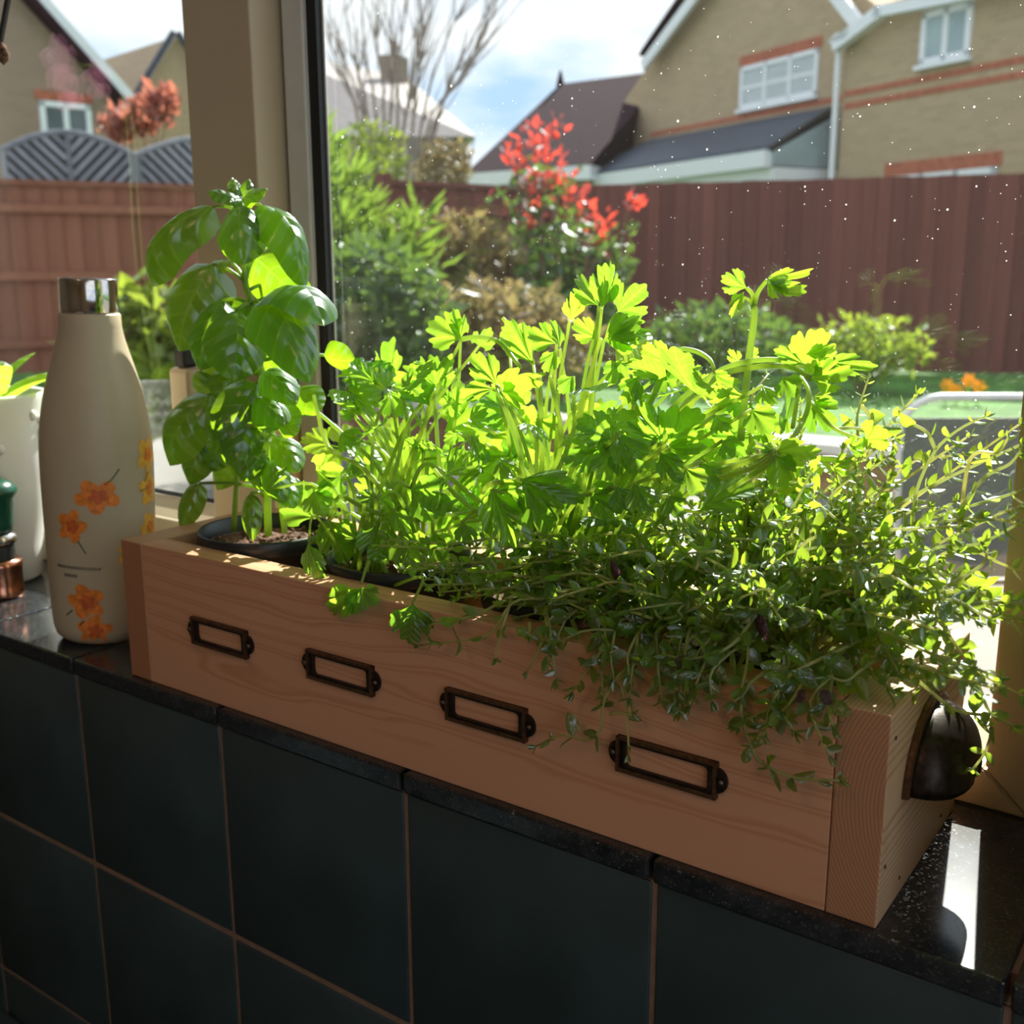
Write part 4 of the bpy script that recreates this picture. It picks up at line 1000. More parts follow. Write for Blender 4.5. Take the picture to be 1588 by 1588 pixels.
def tri_leaf(seed):
    c = fan(seed, 3, 58, 0.28); rnd = random.Random(seed)
    def put(vf, ang, sc, off): 
        A = Matrix.Rotation(ang, 3, 'Z') @ Matrix.Rotation(rnd.uniform(-0.3, 0.3), 3, 'Y'); return [A @ (v * sc) + Vector(off) for v in vf[0]], vf[1]
    return join(put(c, 0, 0.62, (0, 0.38, 0)), put(fan(seed + 1, 2, 58, 0.28), 1.05, 0.56, (-0.02, 0.14, 0)), put(fan(seed + 2, 2, 58, 0.28), -1.05, 0.56, (0.02, 0.14, 0)),
                tube([(0, 0, 0), (0, 0.2, 0.01), (0, 0.40, 0)], 0.012, 4))
def frame_mat(base, tip, normal, wr=1.0):
    b, t = Vector(base), Vector(tip); y = t - b; L_ = y.length; y.normalize()
    z = Vector(normal) - y * Vector(normal).dot(y)
    if z.length < 1e-4: z = y.orthogonal()
    z.normalize(); x = y.cross(z)
    return Matrix(((x.x * L_ * wr, y.x * L_, z.x * L_, b.x), (x.y * L_ * wr, y.y * L_, z.y * L_, b.y), (x.z * L_ * wr, y.z * L_, z.z * L_, b.z), (0, 0, 0, 1)))
def put_leaf(m, root, base, tip, normal, wr=1.0, name='leaf'):
    o = bpy.data.objects.new(name, m); COL.objects.link(o); o.parent = root
    A = frame_mat(base, tip, normal, wr); A.translation -= root.location
    o.matrix_basis = A; return o
def facing(p, axis, tilt):          # normal towards the viewer, turned about the leaf's axis
    n = (EYE - Vector(p)).normalized(); a = Vector(axis).normalized(); n = (n - a * n.dot(a)).normalized()
    return Quaternion(a, RAD(tilt)) @ n
def stem(root, pts, r0, r1, mat, n=10, name='stem', sides=6):
    P = spline(pts, n); k = len(P) - 1
    return mobj(name, rel(tube(P, [r0 + (r1 - r0) * i / k for i in range(k + 1)], sides), root.location), mat, root, True)
def pot(root, rim=0.0445):
    mobj('pot', lathe([(0.0, 0.009), (0.030, 0.009), (0.031, 0.011), (rim - 0.0035, 0.088), (rim - 0.001, 0.0890), (rim, 0.091), (rim, 0.0985), (rim - 0.001, 0.0998), (rim - 0.0022, 0.0990), (rim - 0.0030, 0.090), (rim - 0.004, 0.086), (0.0, 0.086)], 48), M['pot'], root, True)
    V, F = [], []; R_ = 14; N_ = 36
    V.append(Vector((0, 0, 0.091)))
    for i in range(1, R_ + 1):
        for j in range(N_):
            a = 2 * pi * j / N_; r_ = (rim - 0.0042) * i / R_; V.append(Vector((r_ * cos(a), r_ * sin(a), 0.0895 + random.uniform(-0.0012, 0.0022))))
    F = [(0, 1 + j, 1 + (j + 1) % N_) for j in range(N_)] + [(1 + i * N_ + j, 1 + (i + 1) * N_ + j, 1 + (i + 1) * N_ + (j + 1) % N_, 1 + i * N_ + (j + 1) % N_) for i in range(R_ - 1) for j in range(N_)]
    s_ = mobj('soil', (V, F), M['soil'], root, False)
    for k in range(30):
        a = random.uniform(0, 2 * pi); r_ = (rim - 0.007) * math.sqrt(random.random()); q = random.uniform(0.0012, 0.003); c = Vector((r_ * cos(a), r_ * sin(a), 0.0912))
        mobj('soil_crumb', hull([c + Vector((random.uniform(-q, q), random.uniform(-q, q), random.uniform(-q * .6, q))) for _ in range(9)]), M['soil'], s_)

POTX = [0.0705, 0.188, 0.305, 0.4225]; POTY = 0.0625
# ---- orchid foliage (strap leaves, arching stems, pink flowers)
strap = mesh('leaf', *blade(0.30, 0.16, 0.25, 0.02), M['parsley'], True)
for a, L_, zt in ((-0.35, 0.12, 0.05), (0.5, 0.10, 0.035), (2.6, 0.14, 0.05), (-1.9, 0.12, 0.04), (1.5, 0.09, 0.05)):
    b = OP_ + Vector((0, 0, 0.146)); t_ = b + Vector((cos(a) * L_, sin(a) * L_, zt)); t_.y = min(t_.y, 0.128)
    put_leaf(strap, orc, b, t_, (0, 0, 1), 0.8)
top_ = at(12, 0, 0.075); mobj('stake', rel(tube([OP_ + Vector((0.004, 0, 0.141)), at(-14, 140, 0.078), top_, top_ + Vector((0.02, 0, 0.12))], 0.0024, 6), OP_), M['pot'], orc)
nb = at(4, 84, 0.076); mobj('bud', ([v * 0.006 + nb - OP_ for v in hull([Vector((random.gauss(0, 1), random.gauss(0, 1), random.gauss(0, 1.4))).normalized() for _ in range(40)])[0]],
                           []) if False else rel(lathe([(0.0, -0.008), (0.004, -0.004), (0.0052, 0.001), (0.003, 0.006), (0.0, 0.009)], 10), OP_ - nb), M['soil'], orc, True)
M['pink'] = leafmat('orchid_petal', (0.62, 0.24, 0.42), (0.75, 0.30, 0.50), 0.4, 0.03, 0.4)
pet = mesh('petal', *blade(0.85, 0.10, 0.15, 0.0), M['pink'], True)
FL = [Vector((-0.492, 0.03, 0.480)), Vector((-0.478, 0.03, 0.452)), Vector((-0.428, 0.03, 0.456))]
stem(orc, [OP_ + Vector((-0.005, 0, 0.141)), OP_ + Vector((-0.05, -0.02, 0.28)), Vector((-0.40, 0.02, 0.44)), Vector((-0.455, 0.022, 0.475)), Vector((-0.50, 0.022, 0.470))], 0.0022, 0.0015, M['basil_stem'], 16)
for c, s_ in zip(FL, (0.030, 0.026, 0.022)):
    for k in range(5):
        a = k * 2 * pi / 5 + 0.3; d = Vector((cos(a), 0.15, sin(a))); put_leaf(pet, orc, c, c + d * s_, (0, 1, 0), 1.0, 'petal')

# ================================================================ basil
bas = thing('potted_basil', Vector((POTX[0], POTY, 0)), 'basil plant with large glossy leaves in a black pot beside the bottle', 'potted herb')
pot(bas)
BM = [mesh('leaf', *blade(0.62, a, c, 0.035, 12, 8, ruff=0.12), M['basil'], True) for a, c in ((0.10, 0.35), (0.20, 0.45), (0.30, 0.40), (0.04, 0.22))]
def c5(x, y): return 200 + x * 0.3777, 260 + y * 0.3777
BS = 0.058
def bl(bx, by, tx, ty, Yb, Yt, w, mi_=0, tilt=0, sub=None):
    b = at(*c5(bx, by), Yb); t_ = at(*c5(tx, ty), Yt); L_ = (t_ - b).length
    pxw = (w * 0.3777) / FPX * ((b + t_) / 2 - EYE).dot(CF)
    put_leaf(BM[mi_], bas, b, t_, facing((b + t_) / 2, t_ - b, tilt), 1.15 * pxw / (0.62 * L_) / max(0.35, cos(RAD(tilt))))
    return b
basil = [  # base px, tip px (crop), depths, width px, shape, tilt
    (350, 160, 92, 490, .058, .045, 120, 2, 48), (458, 150, 470, 402, .052, .030, 185, 1, 10), (540, 152, 722, 500, .060, .058, 140, 2, -40),
    (460, 128, 322, 96, .058, .045, 45, 0, 60), (458, 125, 425, 42, .060, .065, 55, 0, 30), (466, 125, 492, 44, .062, .070, 55, 0, -20), (468, 128, 565, 92, .060, .055, 45, 0, -60), (462, 130, 415, 140, .055, .040, 60, 0, 20),
    (515, 365, 705, 540, .070, .085, 210, 3, 0), (600, 480, 760, 560, .085, .100, 130, 0, 30),
    (345, 395, 205, 755, .055, .040, 230, 1, 25), (445, 585, 432, 880, .045, .020, 232, 1, -4), (385, 545, 292, 835, .050, .030, 165, 1, 30),
    (540, 560, 742, 885, .050, .028, 215, 2, -22), (610, 540, 800, 650, .055, .040, 120, 2, -65), (800, 770, 932, 790, .075, .080, 105, 1, 30),
    (330, 930, 168, 1225, .050, .032, 165, 2, 28), (525, 885, 352, 1175, .045, .022, 200, 1, 8), (475, 985, 452, 1255, .042, .024, 160, 1, -8),
    (312, 1095, 250, 1305, .060, .055, 125, 1, 15), (290, 1295, 212, 1492, .060, .050, 88, 0, 10), (440, 1200, 360, 1325, .070, .075, 110, 3, 0),
    (555, 860, 690, 972, .050, .035, 130, 2, -20), (540, 780, 655, 870, .070, .075, 110, 0, 30), (500, 1335, 508, 1535, .050, .042, 75, 1, 10),
    (520, 950, 640, 1060, .045, .030, 120, 1, -25), (470, 1250, 560, 1310, .060, .045, 70, 0, 30), (380, 570, 500, 600, .070, .055, 60, 0, 40),
    (420, 390, 330, 400, .065, .070, 40, 0, 60), (510, 350, 570, 315, .065, .060, 30, 0, 60), (560, 640, 640, 760, .085, .095, 120, 3, 0),
    (350, 860, 300, 960, .075, .085, 130, 3, 0), (600, 1100, 700, 1250, .060, .050, 120, 1, -10), (420, 1050, 330, 1200, .080, .085, 120, 3, 10),
    (560, 1180, 640, 1380, .055, .045, 110, 1, 5), (400, 760, 330, 900, .075, .08, 150, 3, 10), (430, 900, 500, 1010, .07, .06, 140, 1, 0), (610, 700, 690, 830, .09, .10, 140, 3, 0),
    (360, 1000, 270, 1130, .075, .08, 140, 3, 10), (520, 1090, 590, 1230, .07, .065, 130, 1, 0), (600, 1000, 700, 1080, .06, .05, 120, 1, 20), (480, 700, 560, 830, .08, .085, 150, 3, 0), (650, 860, 560, 1000, .075, .07, 120, 0, 0),
    (470, 1080, 400, 1220, .05, .04, 120, 1, 10), (520, 1150, 470, 1290, .045, .035, 120, 1, 0), (430, 830, 390, 980, .06, .05, 150, 1, 0), (590, 950, 560, 1090, .05, .04, 130, 1, -10), (380, 1120, 340, 1250, .065, .06, 120, 3, 0), (620, 1250, 680, 1400, .06, .05, 110, 1, 0), (700, 900, 780, 1010, .07, .065, 120, 0, 10)]
for q in basil: bl(*q)
mp_ = [(572, 1510, .0625), (562, 1200, .061), (548, 900, .060), (505, 560, .060), (478, 470, .060), (458, 140, .060)]
stem(bas, [at(*c5(x, y), Y) for x, y, Y in mp_], 0.0028, 0.0018, M['basil_stem'], 24)
stem(bas, [at(*c5(430, 1490), .060), at(*c5(445, 1250), .058), at(*c5(470, 990), .05)], 0.0020, 0.0012, M['basil_stem'])
stem(bas, [at(*c5(640, 1500), .066), at(*c5(600, 1200), .064), at(*c5(580, 880), .06)], 0.0020, 0.0012, M['basil_stem'])
for q in basil:
    b = at(*c5(q[0], q[1]), q[4])
    # petiole back to the main stem
    yy = q[1] + 25
    k = min(range(len(mp_)), key=lambda i: abs(mp_[i][1] - yy)); j = min(range(len(mp_)), key=lambda i: abs(mp_[i][1] - yy) if i != k else 9e9)
    A, B_ = mp_[k], mp_[j]; u = (yy - A[1]) / (B_[1] - A[1]) if B_[1] != A[1] else 0; u = max(0, min(1, u))
    p = at(*c5(A[0] + (B_[0] - A[0]) * u, A[1] + (B_[1] - A[1]) * u), A[2])
    if (p - b).length > 0.004: stem(bas, [p, p.lerp(b, 0.5) + Vector((0, 0, 0.002)), b], 0.0013, 0.0010, M['basil_stem'], 5, 'petiole', 5)

# ================================================================ parsley in two pots
FM = [mesh('leaf', *fan(s, 3, sp, dp, ar, rf), M['parsley'], True) for s, sp, dp, ar, rf in ((1, 60, 0.30, 0.10, 0.12), (2, 52, 0.38, 0.22, 0.16), (3, 64, 0.26, -0.10, 0.14), (4, 50, 0.34, 0.30, 0.20), (5, 57, 0.42, 0.05, 0.22))]
TM = [mesh('leaf', *tri_leaf(s), M['parsley'], True) for s in (11, 23, 37)]
p2 = thing('potted_parsley', Vector((POTX[1], POTY, 0)), 'bushy light green parsley in a black pot next to the basil', 'potted herb'); pot(p2)
p3 = thing('potted_parsley', Vector((POTX[2], POTY, 0)), 'tall parsley with a forked upright sprig, between the other parsley and the thyme', 'potted herb'); pot(p3)
def c6(x, y): return 480 + x * 0.3275, 400 + y * 0.3275
def c7(x, y): return 950 + x * 0.2834, 400 + y * 0.2834
def petiole(root, b, dirb=None, r=0.0011, name='stem'):
    c = Vector(root.location) + Vector((random.uniform(-.028, .028), random.uniform(-.028, .028), 0.0905))
    m = c.lerp(b, 0.55) + Vector((random.uniform(-.008, .008), random.uniform(-.006, .006), 0.012 + 0.10 * max(0, 0.12 - (b - c).length * 0.4)))
    stem(root, [c, m, b], r * 1.25, r * 0.8, M['parsley_stem'], 10, name, 5)
def pl(cf, bx, by, tx, ty, Y, wr=1.0, tilt=0, m=None, root=None, dy=0.006, st=True):
    x0, y0 = cf(bx, by); x1, y1 = cf(tx, ty)
    b = at(x0, y0, Y); t_ = at(x1, y1, Y - dy)
    root = root or (p2 if b.x < 0.235 else p3)
    put_leaf(m or random.choice(FM), root, b, t_, facing((b + t_) / 2, t_ - b, tilt + random.uniform(-12, 12)), wr)
    if st: petiole(root, b)
P_ = [  # crop 6
    (720, 385, 560, 300, .085, 1.0, 10), (715, 385, 690, 240, .09, .7, 30), (1060, 505, 925, 295, .085, .8, 5), (1170, 405, 1030, 345, .080, 1.0, 0), (1165, 440, 1110, 540, .080, .9, 10),
    (1385, 240, 1395, 15, .075, .75, 10), (1370, 230, 1265, 75, .072, .8, 20), (1390, 200, 1440, 30, .08, .5, 40), (1460, 255, 1578, 140, .078, 1.05, 0), (1395, 385, 1585, 320, .070, .9, 10),
    (1370, 380, 1240, 300, .078, .9, -20), (1230, 300, 1260, 150, .072, .7, 30), (1185, 430, 1150, 290, .07, .6, 50), (590, 605, 385, 570, .070, .75, 10), (590, 620, 480, 655, .070, .9, 0), (590, 600, 665, 475, .072, .7, 10),
    (885, 600, 770, 450, .040, .9, 10), (885, 620, 705, 655, .038, .6, 25), (905, 620, 1100, 545, .035, .65, 35), (905, 635, 1010, 672, .034, .8, 30), (1430, 860, 1265, 760, .030, 1.0, 5), (1425, 885, 1190, 960, .028, .75, 0),
    (1445, 890, 1565, 1010, .030, .9, 5), (1425, 900, 1390, 1065, .026, .95, 10), (865, 1095, 960, 1370, .010, .75, 5), (860, 1100, 815, 1300, .012, .45, 30), (870, 1100, 1060, 1140, .014, .5, 20), (1000, 1050, 1285, 1180, .014, .75, -10),
    (1010, 1060, 1150, 1290, .018, .7, 10), (310, 1135, 215, 1120, .022, .8, 10), (330, 1140, 395, 1160, .022, .8, 10), (400, 1200, 470, 1300, .022, .6, 10), (480, 1090, 690, 1195, .030, .8, 10), (320, 1255, 320, 1445, .035, 1.1, 0),
    (440, 1275, 500, 1500, .030, .9, -5), (590, 1300, 640, 1430, .035, .9, 0), (150, 830, 250, 900, .060, .9, 0), (200, 960, 240, 1040, .060, 1.0, 10), (30, 1010, 130, 1000, .055, .9, 10), (150, 1020, 60, 1180, .060, .9, 0),
    (20, 1100, 70, 1230, .050, 1.1, 20), (760, 760, 860, 730, .055, .8, 0), (830, 880, 790, 1000, .05, .9, 10), (900, 950, 960, 1060, .04, .9, 10), (700, 830, 640, 880, .06, .9, 0), (960, 820, 1010, 960, .06, .9, 15),
    (1080, 760, 1160, 850, .055, .9, 0), (1250, 560, 1180, 640, .06, .9, 0), (1480, 480, 1420, 600, .07, .9, 0), (1560, 560, 1480, 690, .06, .9, 10), (1200, 1100, 1290, 1160, .03, .9, 10), (1330, 1120, 1480, 1180, .02, .9, 10),
    (420, 560, 330, 540, .085, .9, 10), (540, 505, 490, 495, .095, .5, 40), (200, 560, 260, 590, .08, 1.0, 0), (260, 620, 180, 560, .08, .9, 0), (380, 640, 440, 740, .08, 1.0, 0), (800, 420, 850, 345, .10, .9, 0), (950, 460, 1000, 310, .10, .8, 0),
    (90, 1240, 180, 1440, .045, .9, 0), (230, 1330, 110, 1290, .045, .9, 0), (640, 1220, 560, 1160, .04, .9, 0), (720, 1250, 760, 1380, .028, .9, 0)]
for bx, by, tx, ty, Y, wr, tl in P_: pl(c6, bx, by, tx, ty, Y, wr, tl)
Q_ = [(735, 165, 595, 95, .085, 1.15, 5), (720, 185, 640, 320, .08, .6, 20), (845, 120, 985, 195, .085, .85, 0), (850, 110, 1075, 85, .09, .45, 40), (860, 115, 1080, 172, .082, .35, 50), (1050, 590, 1145, 385, .080, 1.0, 0), (1060, 520, 1235, 495, .08, .5, 30),
      (1190, 570, 1425, 595, .075, .5, 10), (1050, 590, 885, 495, .082, .7, 15), (1085, 660, 1310, 625, .065, .8, 10), (1080, 640, 1120, 560, .065, .8, 10), (1080, 790, 1210, 930, .070, 1.1, 0), (1100, 760, 1215, 790, .075, .9, 0), (555, 620, 690, 690, .060, .6, 40),
      (310, 560, 435, 640, .075, 1.1, 0), (300, 570, 160, 480, .08, 1.0, 0), (300, 600, 250, 740, .07, 1.0, 0), (440, 600, 470, 650, .09, 1.0, 0), (0, 390, 205, 445, .072, .9, 5), (270, 1005, 165, 785, .030, .75, 0), (262, 1015, 80, 885, .030, .6, 10),
      (300, 1020, 470, 820, .028, .75, -10), (305, 1030, 505, 1040, .028, .5, 20), (260, 1065, 385, 1235, .020, .7, 0), (30, 960, 150, 1170, .020, .9, 0), (885, 1075, 960, 1255, .025, .9, 10), (885, 1060, 775, 1030, .028, .5, 30), (890, 1055, 1130, 1065, .028, .6, 35),
      (690, 570, 640, 500, .10, .9, 0), (760, 540, 790, 500, .10, .9, 0), (640, 760, 560, 700, .08, 1.0, 0), (680, 780, 690, 880, .08, 1.1, 0), (820, 700, 880, 820, .075, 1.1, 0), (930, 650, 1000, 760, .075, 1.0, 0), (760, 830, 860, 960, .07, 1.0, 10),
      (560, 860, 640, 960, .07, 1.0, 0), (600, 1000, 690, 1080, .06, 1.0, 10), (400, 1150, 470, 1300, .02, 1.0, 10), (120, 1230, 200, 1420, .015, 1.0, 10), (20, 1250, 90, 1400, .015, 1.0, 0), (300, 1300, 380, 1420, .012, 1.0, 0), (480, 1120, 560, 1260, .03, 1.0, 0),
      (1380, 1000, 1500, 940, .055, 1.1, 0), (1300, 1050, 1390, 1000, .055, .9, 0), (1210, 1150, 1330, 1110, .050, .9, 0), (480, 700, 580, 640, .09, .7, 20), (900, 540, 980, 590, .085, .6, 20), (960, 880, 900, 960, .08, 1.0, 0)]
for bx, by, tx, ty, Y, wr, tl in Q_: pl(c7, bx, by, tx, ty, Y, wr, tl, root=p3, st=by > 560 and bx < 900)
# hero stems
def hs(pts, r0=0.0016, r1=0.0012, root=p3): stem(root, [at(*c7(x, y), Y) for x, y, Y in pts], r0, r1, M['parsley_stem'], 16)
hs([(700, 1000, .07), (748, 540, .085), (775, 330, .085), (772, 255, .085)], 0.0019, 0.0016)
hs([(772, 260, .085), (765, 200, .085), (735, 165, .085)], 0.0013, 0.001); hs([(774, 260, .085), (795, 190, .085), (846, 120, .085)], 0.0014, 0.001); hs([(770, 275, .085), (745, 230, .083), (700, 212, .08)], 0.0010, 0.0008)
hs([(200, 1050, .05), (330, 820, .06), (600, 610, .075), (850, 556, .08), (1050, 590, .08)]); hs([(160, 900, .05), (330, 540, .075), (430, 505, .07), (530, 555, .065), (560, 625, .06)], 0.0014, 0.001)
hs([(300, 900, .05), (560, 660, .07), (760, 600, .078), (960, 595, .075), (1085, 660, .065)]); hs([(640, 1270, .04), (880, 1100, .025), (1040, 900, .055), (1075, 740, .068), (1030, 650, .078)], 0.0013, 0.001)
hs([(540, 1190, .03), (720, 1120, .028), (885, 1060, .026)], 0.0015, 0.0011); hs([(560, 1220, .03), (760, 1150, .024), (888, 1070, .025)], 0.0013, 0.001); hs([(985, 930, .06), (1010, 780, .07), (1030, 650, .078)], 0.0011, 0.001)
hs([(1085, 790, .068), (1210, 930, .06), (1380, 1000, .055)], 0.0010, 0.0008)
# stems of the near parsley leaning out towards the basil
def hs6(pts, r0=0.0015, r1=0.0011): stem(p2, [at(*c6(x, y), Y) for x, y, Y in pts], r0, r1, M['parsley_stem'], 14)
for pts in ([(420, 1250, .06), (360, 960, .07), (200, 720, .075), (290, 700, .075)], [(440, 1260, .055), (330, 1000, .06), (120, 800, .065), (0, 700, .07)], [(460, 1250, .06), (370, 880, .075), (250, 680, .08)], [(430, 1230, .05), (260, 1000, .05), (90, 900, .05), (20, 650, .06)],
            [(470, 1250, .06), (340, 870, .07), (215, 705, .07), (205, 760, .068)], [(400, 1240, .05), (250, 1180, .04), (140, 1130, .045), (90, 1240, .045)], [(520, 1250, .06), (560, 900, .07), (480, 700, .08)], [(700, 1240, .05), (620, 1000, .05), (590, 620, .07)],
            [(760, 1240, .05), (1000, 1010, .05), (930, 680, .05), (890, 610, .04)], [(1040, 1200, .05), (1190, 900, .05), (1140, 560, .06)], [(1100, 1200, .05), (1100, 800, .055), (1090, 560, .06)], [(900, 1240, .04), (640, 1020, .04), (540, 980, .04), (480, 1090, .03)], [(860, 1250, .045), (700, 1130, .035), (590, 1000, .035)],
            [(950, 1250, .04), (1180, 1000, .035), (1380, 380, .07)], [(820, 1110, .015), (860, 1070, .013), (1000, 1050, .014)], [(1060, 500, .085), (960, 340, .085), (915, 285, .086)], [(720, 385, .085), (800, 375, .08), (900, 400, .07), (1000, 520, .06)], [(1640, 900, .05), (1480, 560, .07), (1455, 380, .075)], [(1620, 900, .05), (1540, 520, .07), (1490, 385, .075)]): hs6(pts)
# fuller inner mass
rnd = random.Random(5)
for root, n in ((p2, 34), (p3, 36)):
    c = Vector(root.location); k = 0
    while k < n:
        if root is p2: b = Vector((rnd.uniform(0.100, 0.262), rnd.uniform(0.030, 0.112), rnd.uniform(0.105, 0.205)))
        else: b = Vector((rnd.uniform(0.235, 0.435), rnd.uniform(0.028, 0.114), rnd.uniform(0.105, 0.215)))
        if (b.x < 0.125 and b.z > 0.185) or (b.x > 0.39 and b.z < 0.15): continue
        d = Vector((rnd.uniform(-1, 1), rnd.uniform(-0.8, 0.6), rnd.uniform(-0.5, 0.9))).normalized(); L_ = rnd.uniform(0.020, 0.034)
        t_ = b + d * L_; t_.y = min(t_.y, 0.125)
        put_leaf(rnd.choice(FM + TM), root, b, t_, Vector((rnd.uniform(-.6, .6), rnd.uniform(-0.9, 0.3), rnd.uniform(0.1, 1))), rnd.uniform(0.8, 1.1))
        if k % 2 == 0: petiole(root, b, r=0.0010)
        k += 1
for k in range(62):                  # sunlit leaves at the back of both clumps, next to the glass
    b = Vector((rnd.uniform(0.115, 0.425), rnd.uniform(0.092, 0.120), rnd.uniform(0.115, 0.200)))
    d = Vector((rnd.uniform(-1, 1), rnd.uniform(-0.3, 0.3), rnd.uniform(-0.7, 0.9))).normalized(); t_ = b + d * rnd.uniform(0.024, 0.036); t_.y = min(t_.y, 0.126)
    put_leaf(rnd.choice(FM + TM), p2 if b.x < 0.25 else p3, b, t_, Vector((rnd.uniform(-.6, .6), -1, rnd.uniform(0.1, .9))), rnd.uniform(0.85, 1.15))
    if k % 3 == 0: petiole(p2 if b.x < 0.25 else p3, b, r=0.0010)
# sprig of parsley hanging over the front edge of the box
hb = at(560, 905, 0.012)
stem(p2, [Vector((0.19, 0.03, 0.0905)), at(572, 870, 0.012), at(560, 905, -0.004)], 0.0010, 0.0007, M['parsley_stem'], 8)
for tx, ty, w in ((505, 950, .6), (545, 955, .8), (585, 938, .9)): 
    b = at(560, 912, -0.006); t_ = at(tx, ty, -0.008); put_leaf(FM[0], p2, b, t_, facing(b, t_ - b, 10), w)
b = at(640, 935, -0.006); t_ = at(636, 1000, -0.008); put_leaf(FM[2], p2, b, t_, facing(b, t_ - b, 0), 1.0)
stem(p2, [Vector((0.21, 0.03, 0.0905)), at(655, 895, 0.010), b], 0.0010, 0.0007, M['parsley_stem'], 8)
b = at(478, 840, 0.012); t_ = at(500, 905, 0.010); put_leaf(FM[1], p2, b, t_, facing(b, t_ - b, 20), .6); stem(p2, [Vector((0.165, 0.045, 0.0905)), at(490, 800, 0.02), b], 0.0009, 0.0007, M['parsley_stem'], 8)

# ================================================================ thyme
th = thing('potted_thyme', Vector((POTX[3], POTY, 0)), 'dense trailing thyme with tiny leaves spilling over the right end of the box', 'potted herb'); pot(th)
TH = Vector(th.location)
tleaf = blade(0.52, 0.06, 0.25, 0.03, 5, 2)
TLm = [mesh('leaf', *blade(w, a, 0.25, 0.04, 6, 4), M['thyme'], True) for w, a in ((0.55, 0.08), (0.62, -0.06), (0.42, 0.12))]
TLp = mesh('leaf', *blade(0.5, 0.05, 0.2, 0.03, 6, 4), M['thyme_p'], True)
LV = []        # all leaves: (base, tip, normal, wr)
ST = []        # stems: (points, r0, r1)
rnd = random.Random(21)
def dress(P, big=1.0, gap=0.0075, hero=False, start=0.0):
    """opposite leaf pairs along a stem"""
    acc = 0.0; tot = sum((b - a).length for a, b in zip(P[:-1], P[1:])); pos = 0.0; nxt = tot * start + gap * rnd.uniform(0.3, 1); par = rnd.random() * pi
    for a, b in zip(P[:-1], P[1:]):
        seg = (b - a).length
        while pos + seg >= nxt:
            u = (nxt - pos) / max(seg, 1e-6); p = a.lerp(b, u); t = (b - a).normalized(); fr_ = nxt / tot
            s1 = t.orthogonal().normalized(); s1 = Quaternion(t, par) @ s1; par += pi / 2 + rnd.uniform(-.3, .3)
            L_ = big * rnd.uniform(0.0068, 0.0112) * (1.0 if fr_ < 0.75 else 1.0 - 0.55 * (fr_ - 0.75) / 0.25)
            for sg in (1, -1):
                if rnd.random() < 0.10: continue
                d = (s1 * sg + t * rnd.uniform(0.25, 0.9) + Vector((0, 0, rnd.uniform(-.3, .25)))).normalized()
                nrm = (t * 0.8 + Vector((rnd.uniform(-.5, .5), rnd.uniform(-.5, .5), 0.7))); l2 = L_ * rnd.uniform(0.75, 1.15)
                LV.append((p, p + d * l2, nrm, rnd.uniform(0.8, 1.15), hero))
            if rnd.random() < 0.35 and fr_ < 0.9:      # small axillary tuft
                for _ in range(2):
                    d = Vector((rnd.gauss(0, 1), rnd.gauss(0, 1), rnd.gauss(0.3, 1))).normalized(); LV.append((p, p + d * L_ * 0.5, Vector((0, 0, 1)), 0.8, False))
            nxt += gap * rnd.uniform(0.75, 1.3) * (1.0 if fr_ < 0.8 else 0.6)
        pos += seg
    e = P[-1]; t = (P[-1] - P[-2]).normalized()
    for _ in range(4):
        d = (t + Vector((rnd.gauss(0, .6), rnd.gauss(0, .6), rnd.gauss(0, .6)))).normalized(); LV.append((e, e + d * 0.0045 * big, Vector((rnd.gauss(0, 1), rnd.gauss(0, 1), 1)), 0.7, hero))
def tstem(ctrl, r0=0.00095, r1=0.0005, n=14, **k):
    P = spline(ctrl, n); ST.append((P, r0, r1)); dress(P, **k)
def A8(l): return [at(x, y, Y) for x, y, Y in l]
def k3(x, y): return 1150 + x * 0.370, 1000 + y * 0.370
def k5(x, y): return 1240 + x * 0.2191, 620 + y * 0.2191
def k6(x, y): return 680 + x * 0.2519, 860 + y * 0.2519
def HK(cf, l, **k): tstem([at(*cf(x, y), Y) for x, y, Y in l], hero=True, n=18, **k)
# individually readable sprigs
HK(k6, [(1500, 640, .015), (1190, 680, -.006), (1025, 880, -.010), (1000, 1060, -.010), (925, 1140, -.011), (760, 1112, -.011), (600, 1180, -.010)], gap=0.017, big=1.05, start=0.1)
HK(k6, [(1180, 690, -.006), (1128, 800, -.009), (1158, 960, -.010), (1172, 1230, -.011)], gap=0.015, start=.25)
HK(k6, [(1060, 980, -.010), (1110, 975, -.011), (1190, 985, -.011)], gap=0.012)
HK(k3, [(160, 60, .006), (0, 215, -.006), (40, 430, -.010), (110, 510, -.012), (240, 560, -.012), (410, 568, -.012)], gap=0.013, big=1.15, start=.1)
HK(k3, [(600, 60, .030), (740, 150, .030), (890, 270, .035), (1040, 310, .045), (1025, 440, .045), (970, 520, .045)], gap=0.012, big=1.1)
HK(k3, [(860, 80, .05), (980, 150, .045), (1040, 280, .04), (1140, 340, .035)], gap=0.010, big=1.2)
HK(k5, [(800, 900, .07), (830, 640, .07), (955, 370, .07), (1120, 215, .07), (1310, 118, .07)], gap=0.013, start=.3)
HK(k5, [(962, 350, .07), (900, 230, .068), (790, 172, .068), (680, 160, .07)], gap=0.010)
HK(k5, [(1130, 900, .06), (1210, 415, .065), (1400, 375, .065), (1475, 270, .065)], gap=0.014, start=.3)
HK(k5, [(1080, 860, .05), (1300, 560, .06), (1480, 460, .06), (1560, 370, .06)], gap=0.012)
HK(k5, [(1100, 860, .05), (1250, 840, .05), (1430, 850, .05), (1640, 900, .05)], gap=0.013)
